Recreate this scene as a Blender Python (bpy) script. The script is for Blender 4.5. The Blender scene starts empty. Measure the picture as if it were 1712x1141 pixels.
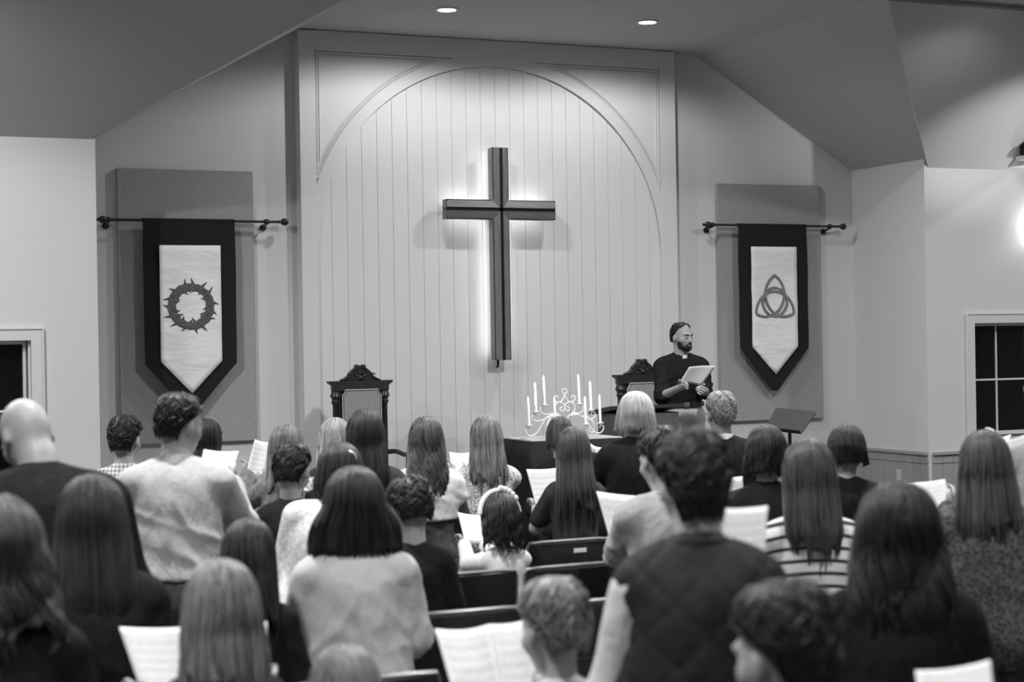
import bpy, bmesh, math, random
import numpy as np
from mathutils import Vector, Matrix
random.seed(7); RNG = np.random.default_rng(7)
S = bpy.context.scene; COL = S.collection
R = math.radians
# ------------------------------------------------------------------ camera
FPX = 2900.0; YAW = R(24.1); ROLL = R(-0.94); HC = 1.92; DW = 15.0
cam = bpy.data.cameras.new('camera'); camo = bpy.data.objects.new('camera', cam); COL.objects.link(camo)
cam.sensor_width = 36.0; cam.lens = 36.0 * FPX / 1712.0
cam.dof.use_dof = True; cam.dof.focus_distance = 14.4; cam.dof.aperture_fstop = 2.8
cam.clip_end = 100; cam.clip_start = .05
FW = np.array([math.sin(YAW), math.cos(YAW), 0.0]); R0 = np.array([math.cos(YAW), -math.sin(YAW), 0.0]); U0 = np.array([0, 0, 1.0])
RR = math.cos(ROLL) * R0 + math.sin(ROLL) * U0; UU = -math.sin(ROLL) * R0 + math.cos(ROLL) * U0
CP = np.array([0, -DW, HC])
camo.matrix_world = Matrix(((RR[0], UU[0], -FW[0], CP[0]), (RR[1], UU[1], -FW[1], CP[1]), (RR[2], UU[2], -FW[2], CP[2]), (0, 0, 0, 1)))
S.camera = camo
def at(px, py, d):            # measuring aid: a point of the room seen at this place of the photograph, d metres along the view axis
    return CP + d * (FW + (px - 856) / FPX * RR - (py - 570.5) / FPX * UU)
# ------------------------------------------------------------------ world, exposure
w = bpy.data.worlds.new('night'); S.world = w; w.use_nodes = True
w.node_tree.nodes['Background'].inputs[0].default_value = (1, 1, 1, 1)
w.node_tree.nodes['Background'].inputs[1].default_value = 0.004
S.view_settings.view_transform = 'Standard'; S.view_settings.look = 'None'
S.view_settings.gamma = 1.0; S.view_settings.use_curve_mapping = False
S.view_settings.exposure = 0.78
S.cycles.max_bounces = 8; S.cycles.diffuse_bounces = 5
# ------------------------------------------------------------------ lamps of the room, with added fill lights
def spot(name, loc, power, size, blend=1.0, radius=.06, target=None):
    l = bpy.data.lights.new(name, 'SPOT'); l.energy = power; l.spot_size = R(size); l.spot_blend = blend; l.shadow_soft_size = radius
    o = bpy.data.objects.new(name, l); COL.objects.link(o); o.location = loc
    if target is not None:
        o.rotation_euler = (Vector(target) - Vector(loc)).to_track_quat('-Z', 'Y').to_euler()
    return o
def area(name, loc, power, size, spread=160):
    l = bpy.data.lights.new(name, 'AREA'); l.energy = power; l.shape = 'DISK'; l.size = size; l.spread = R(spread)
    o = bpy.data.objects.new(name, l); COL.objects.link(o); o.location = loc
    return o
DOWN = [(5.53, -1.40), (7.43, -1.45), (9.73, -3.60)]
for i, (x, y) in enumerate(DOWN[:2]):
    spot('downlight_and_fill_spot', (x, y, 4.70), 52, 167, .30, .05)
spot('downlight_and_fill_spot', (DOWN[2][0], DOWN[2][1], 4.70), 90, 160, .5, .05)
spot('downlight_and_fill_spot', (.7, -3.9, 4.70), 190, 165, .4, .05)  # added spot without a fixture, brightens the left walls
for x, y, z, p, sp in ((-.9, -5.0, 4.40, 120, 165), (13.4, -5.0, 4.40, 95, 165), (6.4, -5.0, 4.66, 120, 155), (1.6, -8.0, 4.66, 75, 128), (5.2, -7.6, 4.66, 70, 128), (9.2, -8.0, 4.66, 60, 128),
                    (0.0, -11.0, 4.66, 75, 128), (4.4, -11.2, 4.66, 55, 128), (-1.5, -14.2, 4.66, 50, 128), (3.0, -14.2, 4.66, 45, 128)):
    area('nave_lamp_and_fill', (x, y, z), p, .35, sp)  # unseen lamps overhead; the one nearest the chancel is an added fill
spot('gable_uplight', (11.9, -4.4, 2.7), 170, 40, 1.0, .08, target=tuple(at(1642, 200, 16.9)))
# ------------------------------------------------------------------ materials
MATS = {}
def mat(name, v=.5, rough=.6, metal=0.0, spec=.3, bump=0, bscale=30, bdist=.004, var=0, vscale=6, emit=0, sheen=0):
    if name in MATS: return MATS[name]
    m = bpy.data.materials.new(name); m.use_nodes = True; nt = m.node_tree; b = nt.nodes['Principled BSDF']
    b.inputs['Base Color'].default_value = (v, v, v, 1); b.inputs['Roughness'].default_value = rough
    b.inputs['Metallic'].default_value = metal; b.inputs['Specular IOR Level'].default_value = spec
    if sheen: b.inputs['Sheen Weight'].default_value = sheen; b.inputs['Sheen Roughness'].default_value = .5
    if emit:
        b.inputs['Emission Color'].default_value = (1, 1, 1, 1); b.inputs['Emission Strength'].default_value = emit
    tc = nt.nodes.new('ShaderNodeTexCoord')
    if bump:
        n = nt.nodes.new('ShaderNodeTexNoise'); n.inputs['Scale'].default_value = bscale; n.inputs['Detail'].default_value = 4
        nt.links.new(tc.outputs['Object'], n.inputs['Vector'])
        bp = nt.nodes.new('ShaderNodeBump'); bp.inputs['Strength'].default_value = bump; bp.inputs['Distance'].default_value = bdist
        nt.links.new(n.outputs['Fac'], bp.inputs['Height']); nt.links.new(bp.outputs['Normal'], b.inputs['Normal'])
    if var:
        n = nt.nodes.new('ShaderNodeTexNoise'); n.inputs['Scale'].default_value = vscale; n.inputs['Detail'].default_value = 5
        nt.links.new(tc.outputs['Object'], n.inputs['Vector'])
        mr = nt.nodes.new('ShaderNodeMapRange'); mr.inputs['From Min'].default_value = .3; mr.inputs['From Max'].default_value = .7
        mr.inputs['To Min'].default_value = v * (1 - var); mr.inputs['To Max'].default_value = v * (1 + var)
        nt.links.new(n.outputs['Fac'], mr.inputs['Value']); nt.links.new(mr.outputs['Result'], b.inputs['Base Color'])
    MATS[name] = m
    return m
def nodes_of(m): return m.node_tree, m.node_tree.nodes['Principled BSDF']
def math_node(nt, op, a=None, b=None):
    n = nt.nodes.new('ShaderNodeMath'); n.operation = op
    for i, x in enumerate((a, b)):
        if x is None: continue
        if isinstance(x, (int, float)): n.inputs[i].default_value = x
        else: nt.links.new(x, n.inputs[i])
    return n.outputs[0]
def mix_val(nt, fac, lo, hi):
    mr = nt.nodes.new('ShaderNodeMapRange'); nt.links.new(fac, mr.inputs['Value'])
    mr.inputs['To Min'].default_value = lo; mr.inputs['To Max'].default_value = hi
    return mr.outputs['Result']
def wood(name, v, scale=1.0, axis=2, rough=.4):
    if name in MATS: return MATS[name]
    m = mat(name, v, rough, spec=.4); nt, b = nodes_of(m)
    tc = nt.nodes.new('ShaderNodeTexCoord'); mp = nt.nodes.new('ShaderNodeMapping')
    sc = [14 * scale] * 3; sc[axis] = 1.2 * scale; mp.inputs['Scale'].default_value = sc
    nt.links.new(tc.outputs['Object'], mp.inputs['Vector'])
    n = nt.nodes.new('ShaderNodeTexNoise'); n.inputs['Scale'].default_value = 3; n.inputs['Detail'].default_value = 6; n.inputs['Distortion'].default_value = .6
    nt.links.new(mp.outputs['Vector'], n.inputs['Vector'])
    nt.links.new(mix_val(nt, n.outputs['Fac'], v * .55, v * 1.45), b.inputs['Base Color'])
    return m
def hair_mat(name, v, rough=.45, spread=.5, spec=.4):
    if name in MATS: return MATS[name]
    m = mat(name, v, rough, spec=spec); nt, b = nodes_of(m)
    g = nt.nodes.new('ShaderNodeNewGeometry')
    nt.links.new(mix_val(nt, g.outputs['Random Per Island'], v * (1 - spread), v * (1 + spread)), b.inputs['Base Color'])
    return m
def cloth(name, v, rough=.85, weave=220, bump=.25, var=.12, sheen=.0, crease=0):
    if name in MATS: return MATS[name]
    m = mat(name, v, rough, spec=.07, bump=bump, bscale=weave, bdist=.002, var=var, vscale=40, sheen=sheen)
    if crease:      # soft creases of worn cloth
        nt, b = nodes_of(m); tc = nt.nodes.new('ShaderNodeTexCoord'); mp = nt.nodes.new('ShaderNodeMapping'); mp.inputs['Scale'].default_value = (1.5, 1.5, .8); mp.inputs['Rotation'].default_value = (.3, .5, 0)
        nt.links.new(tc.outputs['Object'], mp.inputs[0]); n = nt.nodes.new('ShaderNodeTexNoise'); n.inputs['Scale'].default_value = 6.5; n.inputs['Detail'].default_value = 3; n.inputs['Distortion'].default_value = .9
        nt.links.new(mp.outputs[0], n.inputs['Vector']); ab = math_node(nt, 'ABSOLUTE', math_node(nt, 'SUBTRACT', n.outputs['Fac'], .5))
        b2 = nt.nodes.new('ShaderNodeBump'); b2.inputs['Strength'].default_value = crease; b2.inputs['Distance'].default_value = .05; b2.invert = True
        nt.links.new(ab, b2.inputs['Height'])
        old = [l for l in nt.links if l.to_node == b and l.to_socket.name == 'Normal'][0].from_node; nt.links.new(old.outputs['Normal'], b2.inputs['Normal']); nt.links.new(b2.outputs['Normal'], b.inputs['Normal'])
    return m
# ------------------------------------------------------------------ mesh helpers
def link(name, me, m, parent=None, smooth=False):
    o = bpy.data.objects.new(name, me); COL.objects.link(o)
    if m is not None and len(me.materials) == 0: me.materials.append(m)
    if parent is not None: o.parent = parent
    if smooth: me.polygons.foreach_set('use_smooth', np.ones(len(me.polygons), bool))
    return o
def mesh_np(name, V, F):
    """V (n,3); F int array (m,4) or (m,3)"""
    me = bpy.data.meshes.new(name); V = np.asarray(V, np.float32); F = np.asarray(F, np.int32)
    me.vertices.add(len(V)); me.vertices.foreach_set('co', V.ravel())
    k = F.shape[1]; me.loops.add(F.size); me.loops.foreach_set('vertex_index', F.ravel())
    me.polygons.add(len(F)); me.polygons.foreach_set('loop_start', np.arange(0, F.size, k, dtype=np.int32))
    me.update(calc_edges=True); me.validate()
    return me
class MB:
    """collects shapes, then links them as ONE mesh object"""
    def __init__(s): s.v = []; s.f = []
    def add(s, V, F):
        n = len(s.v); s.v += [tuple(map(float, p)) for p in V]; s.f += [tuple(int(i) + n for i in f) for f in F]; return s
    def box(s, x0, x1, y0, y1, z0, z1, M=None):
        V = [(x, y, z) for z in (z0, z1) for y in (y0, y1) for x in (x0, x1)]
        if M is not None: V = [M @ Vector(p) for p in V]
        return s.add(V, [(0, 2, 3, 1), (4, 5, 7, 6), (0, 1, 5, 4), (2, 6, 7, 3), (0, 4, 6, 2), (1, 3, 7, 5)])
    def prism(s, poly, y0, y1, M=None):
        """polygon in (x,z), counter-clockwise seen from -y, extruded y0 (front) to y1"""
        n = len(poly); V = [(x, y0, z) for x, z in poly] + [(x, y1, z) for x, z in poly]
        if M is not None: V = [M @ Vector(p) for p in V]
        F = [tuple(range(n)), tuple(range(2 * n - 1, n - 1, -1))] + [(i + n, (i + 1) % n + n, (i + 1) % n, i) for i in range(n)]
        return s.add(V, F)
    def tube(s, pts, rad, seg=8, closed=False, caps=True):
        pts = [np.array(p, float) for p in pts]; n = len(pts)
        rad = list(rad) if hasattr(rad, '__len__') else [rad] * n
        V = []; F = []; up = np.array([.13, .31, .94])
        T0 = None
        for i, p in enumerate(pts):
            a = pts[(i - 1) % n] if (closed or i > 0) else p; b = pts[(i + 1) % n] if (closed or i < n - 1) else p
            t = b - a; t = t / (np.linalg.norm(t) + 1e-12)
            if T0 is None:
                u = np.cross(t, up); u /= np.linalg.norm(u) + 1e-12
            else:
                u = T0 - t * (T0 @ t); u /= np.linalg.norm(u) + 1e-12
            T0 = u; q = np.cross(t, u)
            for k in range(seg):
                a_ = 2 * math.pi * k / seg; V.append(p + rad[i] * (math.cos(a_) * u + math.sin(a_) * q))
        m = n if closed else n - 1
        for i in range(m):
            for k in range(seg):
                A = i * seg + k; B = i * seg + (k + 1) % seg; j = (i + 1) % n
                F.append((A, B, j * seg + (k + 1) % seg, j * seg + k))
        if caps and not closed:
            F.append(tuple(range(seg - 1, -1, -1))); F.append(tuple((n - 1) * seg + k for k in range(seg)))
        return s.add(V, F)
    def lathe(s, prof, c=(0, 0, 0), seg=20, axis='z', sx=1, sy=1):
        """prof list of (r, h) along the axis"""
        V = []; F = []; n = len(prof)
        for r, h in prof:
            for k in range(seg):
                a = 2 * math.pi * k / seg; x, y = r * math.cos(a) * sx, r * math.sin(a) * sy
                p = (x, y, h) if axis == 'z' else ((h, x, y) if axis == 'x' else (y, h, x))
                V.append((p[0] + c[0], p[1] + c[1], p[2] + c[2]))
        for i in range(n - 1):
            for k in range(seg):
                F.append((i * seg + k, i * seg + (k + 1) % seg, (i + 1) * seg + (k + 1) % seg, (i + 1) * seg + k))
        F.append(tuple(range(seg - 1, -1, -1))); F.append(tuple((n - 1) * seg + k for k in range(seg)))
        return s.add(V, F)
    def build(s, name, m, parent=None, smooth=False, bevel=0):
        me = bpy.data.meshes.new(name); me.from_pydata(s.v, [], s.f); me.update()
        if bevel:
            bm = bmesh.new(); bm.from_mesh(me); bmesh.ops.remove_doubles(bm, verts=bm.verts, dist=1e-5)
            ed = [e for e in bm.edges if len(e.link_faces) == 2 and e.calc_face_angle(0) > .6]
            bmesh.ops.bevel(bm, geom=ed, offset=bevel, segments=2, affect='EDGES', clamp_overlap=True); bm.to_mesh(me); bm.free()
        o = link(name, me, m, parent)
        if smooth:
            me.polygons.foreach_set('use_smooth', np.ones(len(me.polygons), bool))
            try: me.set_sharp_from_angle(angle=R(40))
            except Exception: pass
        return o
def tag(o, label=None, cat=None, group=None, kind=None):
    if label: o['label'] = label
    if cat: o['category'] = cat
    if group: o['group'] = group
    if kind: o['kind'] = kind
    return o
def empty(name, loc, rz=0):
    o = bpy.data.objects.new(name, None); COL.objects.link(o); o.location = loc; o.rotation_euler = (0, 0, rz); o.empty_display_size = .1
    return o
def spline(P, n=8, closed=False):
    P = [np.array(p, float) for p in P]; N = len(P); out = []
    rng = range(N if closed else N - 1)
    for i in rng:
        g = lambda k: P[k % N] if closed else P[max(0, min(N - 1, k))]
        a, b, c, d = g(i - 1), g(i), g(i + 1), g(i + 2)
        for j in range(n):
            t = j / n
            out.append(.5 * (2 * b + (c - a) * t + (2 * a - 5 * b + 4 * c - d) * t * t + (3 * b - a - 3 * c + d) * t ** 3))
    if not closed: out.append(P[-1])
    return out
# ------------------------------------------------------------------ the room
M_wall = mat('painted wall', .66, .75, spec=.15, bump=.12, bscale=160, bdist=.002)
M_ceil = mat('painted ceiling', .50, .85, spec=.1, bump=.1, bscale=120, bdist=.002)
M_trim = mat('painted trim', .68, .45, spec=.3)
M_plank = mat('painted plank', .70, .5, spec=.25, bump=.05, bscale=60, bdist=.002)
M_groove = mat('plank backing', .12, .8)
M_wains = mat('wainscot paint', .36, .5, spec=.25)
M_carpet = mat('carpet', .10, .95, spec=.05, bump=.6, bscale=300, bdist=.006, var=.25, vscale=90)
M_glass = mat('night glass', .004, .03, spec=.5)
M_black = mat('black metal', .02, .4, spec=.4)
def struct(o): o['kind'] = 'structure'; return o
ZF = 4.74
struct(MB().box(-6, 18.5, -19, .2, -.1, 0).build('floor', M_carpet))
cl = MB()
cl.add([(-6, -19, ZF), (18.5, -19, ZF), (18.5, -3.15, ZF), (8.75, -3.15, ZF), (8.75, .15, ZF), (4.62, .15, ZF), (4.62, -3.15, ZF), (-6, -3.15, ZF)], [(0, 7, 6, 3, 2, 1), (6, 5, 4, 3)])
cl.add([(2.52, .15, 3.545), (4.62, .15, ZF), (4.62, -3.15, ZF), (2.52, -1.17, 3.545)], [(0, 1, 2, 3)])
cl.add([(10.66, .15, 3.60), (8.75, .15, ZF), (8.75, -3.15, ZF), (10.66, -1.17, 3.60)], [(0, 3, 2, 1)])
cl.add([(-6, -1.17, 3.55), (2.52, -1.17, 3.545), (4.62, -3.15, ZF), (-6, -3.15, ZF)], [(0, 1, 2, 3)])
cl.add([(18.5, -1.17, 3.61), (10.66, -1.17, 3.60), (8.75, -3.15, ZF), (18.5, -3.15, ZF)], [(0, 1, 2, 3)])
co = struct(cl.build('ceiling', M_ceil))
md = co.modifiers.new('thick', 'SOLIDIFY'); md.thickness = .06; md.offset = 1 if False else -1
struct(MB().prism([(2.4, 0), (10.8, 0), (10.8, 3.62), (8.75, 4.8), (4.62, 4.8), (2.4, 3.6)], 0, .2).build('wall_front', M_wall))
struct(MB().box(10.608, 10.8, -.951, 0, 0, 3.75).build('wall_return_right', M_wall))
struct(MB().box(2.41, 2.60, -.951, 0, 0, 3.75).build('wall_return_left', M_wall))
def wall_with_hole(name, x0, x1, hx0, hx1, hz0, hz1, y0, y1, top):
    b = MB(); b.box(x0, hx0, y0, y1, 0, top); b.box(hx1, x1, y0, y1, 0, top); b.box(hx0, hx1, y0, y1, 0, hz0); b.box(hx0, hx1, y0, y1, hz1, top)
    return struct(b.build(name, M_wall))
wall_with_hole('wall_left_front', -6, 2.605, .90, 2.085, .91, 1.985, -1.2, -.95, 3.62)
wall_with_hole('wall_right_front', 10.608, 18.5, 11.175, 12.30, .91, 2.02, -1.2, -.95, 3.66)
struct(MB().box(-6.2, -6, -19, -.95, 0, 4.8).build('wall_left', M_wall))
struct(MB().box(18.5, 18.7, -19, -.95, 0, 4.8).build('wall_right', M_wall))
struct(MB().box(-6.2, 18.7, -19.2, -19, 0, 4.8).build('wall_back', M_wall))
hd = MB(); hd.add([(11.6, -1.2, 3.57), (11.6, -3.15, 3.57), (11.6, -3.15, 4.8), (11.6, -1.2, 3.68), (11.8, -1.2, 3.57), (11.8, -3.15, 3.57), (11.8, -3.15, 4.8), (11.8, -1.2, 3.68)],
                  [(0, 1, 2, 3), (7, 6, 5, 4), (0, 4, 5, 1), (1, 5, 6, 2), (3, 2, 6, 7), (4, 0, 3, 7)])
struct(hd.build('trim_1', M_wall))
def window(name, x0, x1, z0, z1, cols, inset):
    fr = struct(empty(name, ((x0 + x1) / 2, -1.2, z0)))
    X = lambda v: v - (x0 + x1) / 2; Z = lambda v: v - z0
    c = MB(); wd = .085; e = .006
    for (a, b_, p, q) in ((x0 - wd, x0, z0 - wd, z1 + wd), (x1, x1 + wd, z0 - wd, z1 + wd), (x0, x1, z1, z1 + wd), (x0, x1, z0 - wd, z0)):
        c.box(X(a), X(b_), -.022, 0, Z(p), Z(q))
    for (a, b_, p, q) in ((x0 - wd - .014, x0 - wd, z0 - wd, z1 + wd + .014), (x1 + wd, x1 + wd + .014, z0 - wd, z1 + wd + .014), (x0 - wd, x1 + wd, z1 + wd, z1 + wd + .014)):
        c.box(X(a), X(b_), -.032, 0, Z(p), Z(q))
    c.build('casing', M_trim, fr, bevel=.002)
    s_ = MB().box(X(x0 - .02), X(x1 + .02), -.05, inset, Z(z0), Z(z0) + .018).build('sill', M_trim, fr, bevel=.003)
    f = MB(); t = .028; y0, y1 = inset - .02, inset + .025
    for (a, b_, p, q) in ((x0, x0 + t, z0, z1), (x1 - t, x1, z0, z1), (x0 + t, x1 - t, z1 - t, z1), (x0 + t, x1 - t, z0, z0 + t)):
        f.box(X(a), X(b_), y0, y1, Z(p), Z(q))
    if inset > .1:
        f.box(X(x1 - t - .02), X(x1 - t), y0 - .05, y0, Z(z0), Z(z1)); f.box(X(x1 - t * .5), X(x1), y0 - .09, y0 - .05, Z(z0), Z(z1))
    f.build('window_frame', M_trim if inset < .1 else M_trim, fr, bevel=.002)
    zm = (z0 + z1) / 2 - .01; wx = (x1 - x0) / cols
    m = MB(); m.box(X(x0 + t), X(x1 - t), y0 + .004, y1 - .006, Z(zm - .009), Z(zm + .009)); m.build('muntin', M_trim, fr)
    for i in range(1, cols):
        m = MB(); m.box(X(x0 + wx * i - .008), X(x0 + wx * i + .008), y0 + .006, y1 - .008, Z(z0 + t), Z(z1 - t)); m.build('muntin', M_trim, fr)
    for i in range(cols):
        for (p, q) in ((z0, zm), (zm, z1)):
            MB().box(X(x0 + wx * i + .004), X(x0 + wx * (i + 1) - .004), inset, inset + .006, Z(p + .004), Z(q - .004)).build('pane', M_glass, fr)
    MB().box(X(x0), X(x1), .235, .25, Z(z0), Z(z1)).build('night_backing', mat('night dark', .006, .9), fr)  # dark sheet behind the panes, stands in for the night outside
window('window_1', .90, 2.085, .91, 1.985, 3, .14)
window('window_2', 11.175, 12.30, .91, 2.02, 3, .13)
# wainscot and chair rail
def wainscot(name, x0, x1, y, face):
    o = struct(empty(name, (0, 0, 0)))
    n = max(1, int(round((x1 - x0) / .12))); wd = (x1 - x0) / n
    for i in range(n):
        a = x0 + i * wd; b = a + wd - .004
        m = MB()
        if face == 'y': m.box(a, b, y - .014, y, .1, .735)
        else: m.box(y - .014, y, a, b, .1, .735)
        m.build('board', M_wains, o)
    m = MB()
    if face == 'y': m.box(x0, x1, y - .035, y, .735, .765); m.box(x0, x1, y - .022, y, .655, .668)
    else: m.box(y - .035, y, x0, x1, .735, .765); m.box(y - .022, y, x0, x1, .655, .668)
    m.build('cap_rail', M_wains, o, bevel=.003)
    return o
wainscot('trim_2', 10.65, 15.0, -1.2, 'y')
wainscot('trim_6', -.5, 2.585, -1.2, 'y')
wainscot('trim_3', -1.2, -.02, 10.608, 'x')
wainscot('trim_4', 2.62, 4.6, 0, 'y')
wainscot('trim_5', 8.46, 10.57, 0, 'y')
# raised centre of the front wall : planks, frame, arch
PX0, PX1, CX, CZ, RA, RO = 4.612, 8.445, 6.518, 2.738, 1.754, 1.862
pw = struct(empty('wall_front_centre', (6.53, 0, 0)))
MB().box(PX0 - 6.53, PX1 - 6.53, -.085, 0, 0, 4.74).build('backing', M_groove, pw)
SIDE = MB().box(PX0 - 6.53 - .004, PX0 - 6.53, -.12, 0, 0, 4.74).build('side_board', M_trim, pw)
nP = 26; pwid = (PX1 - PX0) / nP; pm = None
for i in range(nP):
    if pm is None:
        g = .0011; t = .0022
        prof = [(g, -.085), (g, -.1 + t), (g + t, -.1), (pwid - g - t, -.1), (pwid - g, -.1 + t), (pwid - g, -.085)]
        b = MB(); V = [(x, y, z) for z in (0, 4.735) for x, y in prof]; n_ = len(prof)
        b.add(V, [tuple(range(n_)), tuple(range(2 * n_ - 1, n_ - 1, -1))] + [((k + 1) % n_, k, k + n_, (k + 1) % n_ + n_) for k in range(n_)])
        o = b.build('plank', M_plank, pw); pm = o.data
    else: o = link('plank', pm, None, pw)
    o.location = (PX0 - 6.53 + i * pwid, 0, 0)
def xs_arch(x, r): 
    d = r * r - (x - CX) ** 2
    return CZ + math.sqrt(d) if d > 0 else CZ
ov = MB(); xa, xb = CX - RA, CX + RA; N = 96
def strip(mb, pts_lo, pts_hi, y0, y1):
    n = len(pts_lo); poly = [(p[0] - 6.53, p[1]) for p in pts_lo] + [(p[0] - 6.53, p[1]) for p in reversed(pts_hi)]
    V = [(x, y0, z) for x, z in poly] + [(x, y1, z) for x, z in poly]; F = []
    for i in range(n - 1):
        F.append((i, i + 1, 2 * n - 2 - i, 2 * n - 1 - i)); F.append((2 * n + 2 * n - 1 - i, 2 * n + 2 * n - 2 - i, 2 * n + i + 1, 2 * n + i))
    for k in range(2 * n):
        j = (k + 1) % (2 * n); F.append((k + 2 * n, j + 2 * n, j, k))
    mb.add(V, F)
th = [math.pi - math.pi * i / N for i in range(N + 1)]
lo = [(CX + RA * math.cos(a), CZ + RA * math.sin(a)) for a in th]
strip(ov, lo, [(p[0], 4.73) for p in lo], -.112, -.09)
ov.build('spandrel_panel', M_plank, pw)
rg = MB(); hi = []
for a in th:
    r_ = RO; x, z = CX + r_ * math.cos(a), CZ + r_ * math.sin(a)
    if z > 4.56: r_ = (4.56 - CZ) / math.sin(a)
    if abs(r_ * math.cos(a)) > RA: r_ = RA / abs(math.cos(a))
    hi.append((CX + r_ * math.cos(a), CZ + r_ * math.sin(a)))
strip(rg, lo, hi, -.132, -.1)
rg.build('arch_board', M_trim, pw)
MB().box(PX0 - 6.53, xa - 6.53, -.135, -.09, 0, 4.73).build('stile', M_trim, pw, bevel=.002)
MB().box(xb - 6.53, PX1 - 6.53, -.135, -.09, 0, 4.73).build('stile', M_trim, pw, bevel=.002)
MB().box(xa - 6.53, xb - 6.53, -.1345, -.09, 4.55, 4.735).build('top_rail', M_trim, pw, bevel=.002)
ml = MB()
for sgn in (-1, 1):
    xe = (xa if sgn < 0 else xb) - sgn * .016
    zs = CZ + math.sqrt(RO ** 2 - (xe - CX) ** 2); xt = CX + sgn * math.sqrt(RO ** 2 - (4.535 - CZ) ** 2)
    a0 = math.atan2(zs - CZ, xe - CX); a1 = math.atan2(4.535 - CZ, xt - CX)
    arc = [(CX + (RO + .012) * math.cos(a0 + (a1 - a0) * i / 40) - 6.53, -.124, CZ + (RO + .012) * math.sin(a0 + (a1 - a0) * i / 40)) for i in range(41)]
    for off, rr in ((0, .011), (.022, .007)):
        q = [(CX + (RO + .012 + off) * math.cos(a0 + (a1 - a0) * i / 40) - 6.53, -.12, CZ + (RO + .012 + off) * math.sin(a0 + (a1 - a0) * i / 40)) for i in range(41)]
        ml.tube(q, rr, 6)
        ml.tube([(xe - 6.53 - sgn * off, -.12, zs), (xe - 6.53 - sgn * off, -.12, 4.535 - off)], rr, 6)
        ml.tube([(xe - 6.53, -.12, 4.535 - off), (xt - 6.53, -.12, 4.535 - off)], rr, 6)
ml.build('panel_moulding', M_trim, pw, smooth=True)
# chancel platform
struct(MB().box(4.0, 9.4, -3.75, 0, 0, .27).build('floor_platform', M_carpet, bevel=.01))
# recessed lights
M_bulb = mat('lit lamp face', .9, .4, emit=22)
for i, (x, y) in enumerate(DOWN):
    t = empty('ceiling_light', (x, y, ZF))
    tag(t, ['round recessed ceiling light left of the cross', 'round recessed ceiling light right of the cross', 'round recessed ceiling light cut by the top right corner of the frame'][i], 'light', 'recessed ceiling lights')
    MB().lathe([(.072, -.001), (.098, -.001), (.1, -.008), (.08, -.014), (.07, -.006)], seg=32).build('trim_ring', M_trim, t, smooth=True)
    MB().lathe([(.001, -.012), (.04, -.0135), (.071, -.008), (.071, -.002), (.001, -.002)], seg=32).build('lamp_face', M_bulb, t, smooth=True)
# ------------------------------------------------------------------ things on the front wall
M_panel = cloth('acoustic fabric', .35, .95, 260, .3, .08)
for i, (x0, x1) in enumerate(((3.0, 4.2), (8.96, 10.18))):
    o = MB().box(-.6 if i == 0 else -.61, .6 if i == 0 else .61, -.05, 0, 0, 2.385).build('acoustic_panel', M_panel, bevel=.006)
    o.location = ((x0 + x1) / 2, -.001, 1.075)
    tag(o, ['tall grey fabric wall panel behind the crown of thorns banner', 'tall grey fabric wall panel behind the triquetra banner'][i], 'wall panel', 'grey fabric panels on the front wall')
M_bannerb = cloth('black banner cloth', .022, .9, 200, .2, .1)
def banner_white():
    m = mat('white banner satin', .84, .55, spec=.3); nt, b = nodes_of(m)
    tc = nt.nodes.new('ShaderNodeTexCoord'); mp = nt.nodes.new('ShaderNodeMapping'); mp.inputs['Scale'].default_value = (3, 1, 9); mp.inputs['Rotation'].default_value = (0, .2, 0)
    nt.links.new(tc.outputs['Object'], mp.inputs['Vector'])
    n = nt.nodes.new('ShaderNodeTexNoise'); n.inputs['Scale'].default_value = 1.5; n.inputs['Detail'].default_value = 3; n.inputs['Distortion'].default_value = .5
    nt.links.new(mp.outputs['Vector'], n.inputs['Vector'])
    bp = nt.nodes.new('ShaderNodeBump'); bp.inputs['Strength'].default_value = .3; bp.inputs['Distance'].default_value = .04
    nt.links.new(n.outputs['Fac'], bp.inputs['Height']); nt.links.new(bp.outputs['Normal'], b.inputs['Normal'])
    return m
M_bw = banner_white()
def house(hw, zt, zs, zp): return [(-hw, zs), (0, zp), (hw, zs), (hw, zt), (-hw, zt)]
def rod(cx, zc, half, label):
    t = empty('banner_rod', (cx, -.13, zc)); tag(t, label, 'rod', 'banner rods')
    MB().tube([(-half, 0, 0), (half, 0, 0)], .012, 12).build('pole', M_black, t, smooth=True)
    for sg in (-1, 1):
        MB().lathe([(.012, 0), (.017, .005), (.012, .015), (.012, .025), (.026, .035), (.033, .055), (.030, .075), (.016, .092), (.002, .096)][::1], seg=16, axis='x').build('finial', M_black, t, smooth=True).location = (sg * half, 0, 0)
        if sg < 0: t.children[-1].scale = (-1, 1, 1)
        b = MB(); x = sg * (half - .105)
        b.tube([(x, .125, -.045), (x, .06, -.03), (x, .0, -.018)], .011, 8); b.lathe([(.03, 0), (.03, .01), (.012, .014)], (x, .114, -.045), 14, 'y')
        b.lathe([(.012, -.028), (.02, -.022), (.024, -.008), (.024, .008), (.02, .022), (.012, .028)], (x, 0, 0), 14, 'x')
        b.build('bracket', M_black, t, smooth=True)
    return t
rod(3.6, 3.01, .80, 'black finial rod carrying the crown of thorns banner')
rod(9.54, 3.04, .80, 'black finial rod carrying the triquetra banner')
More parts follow.
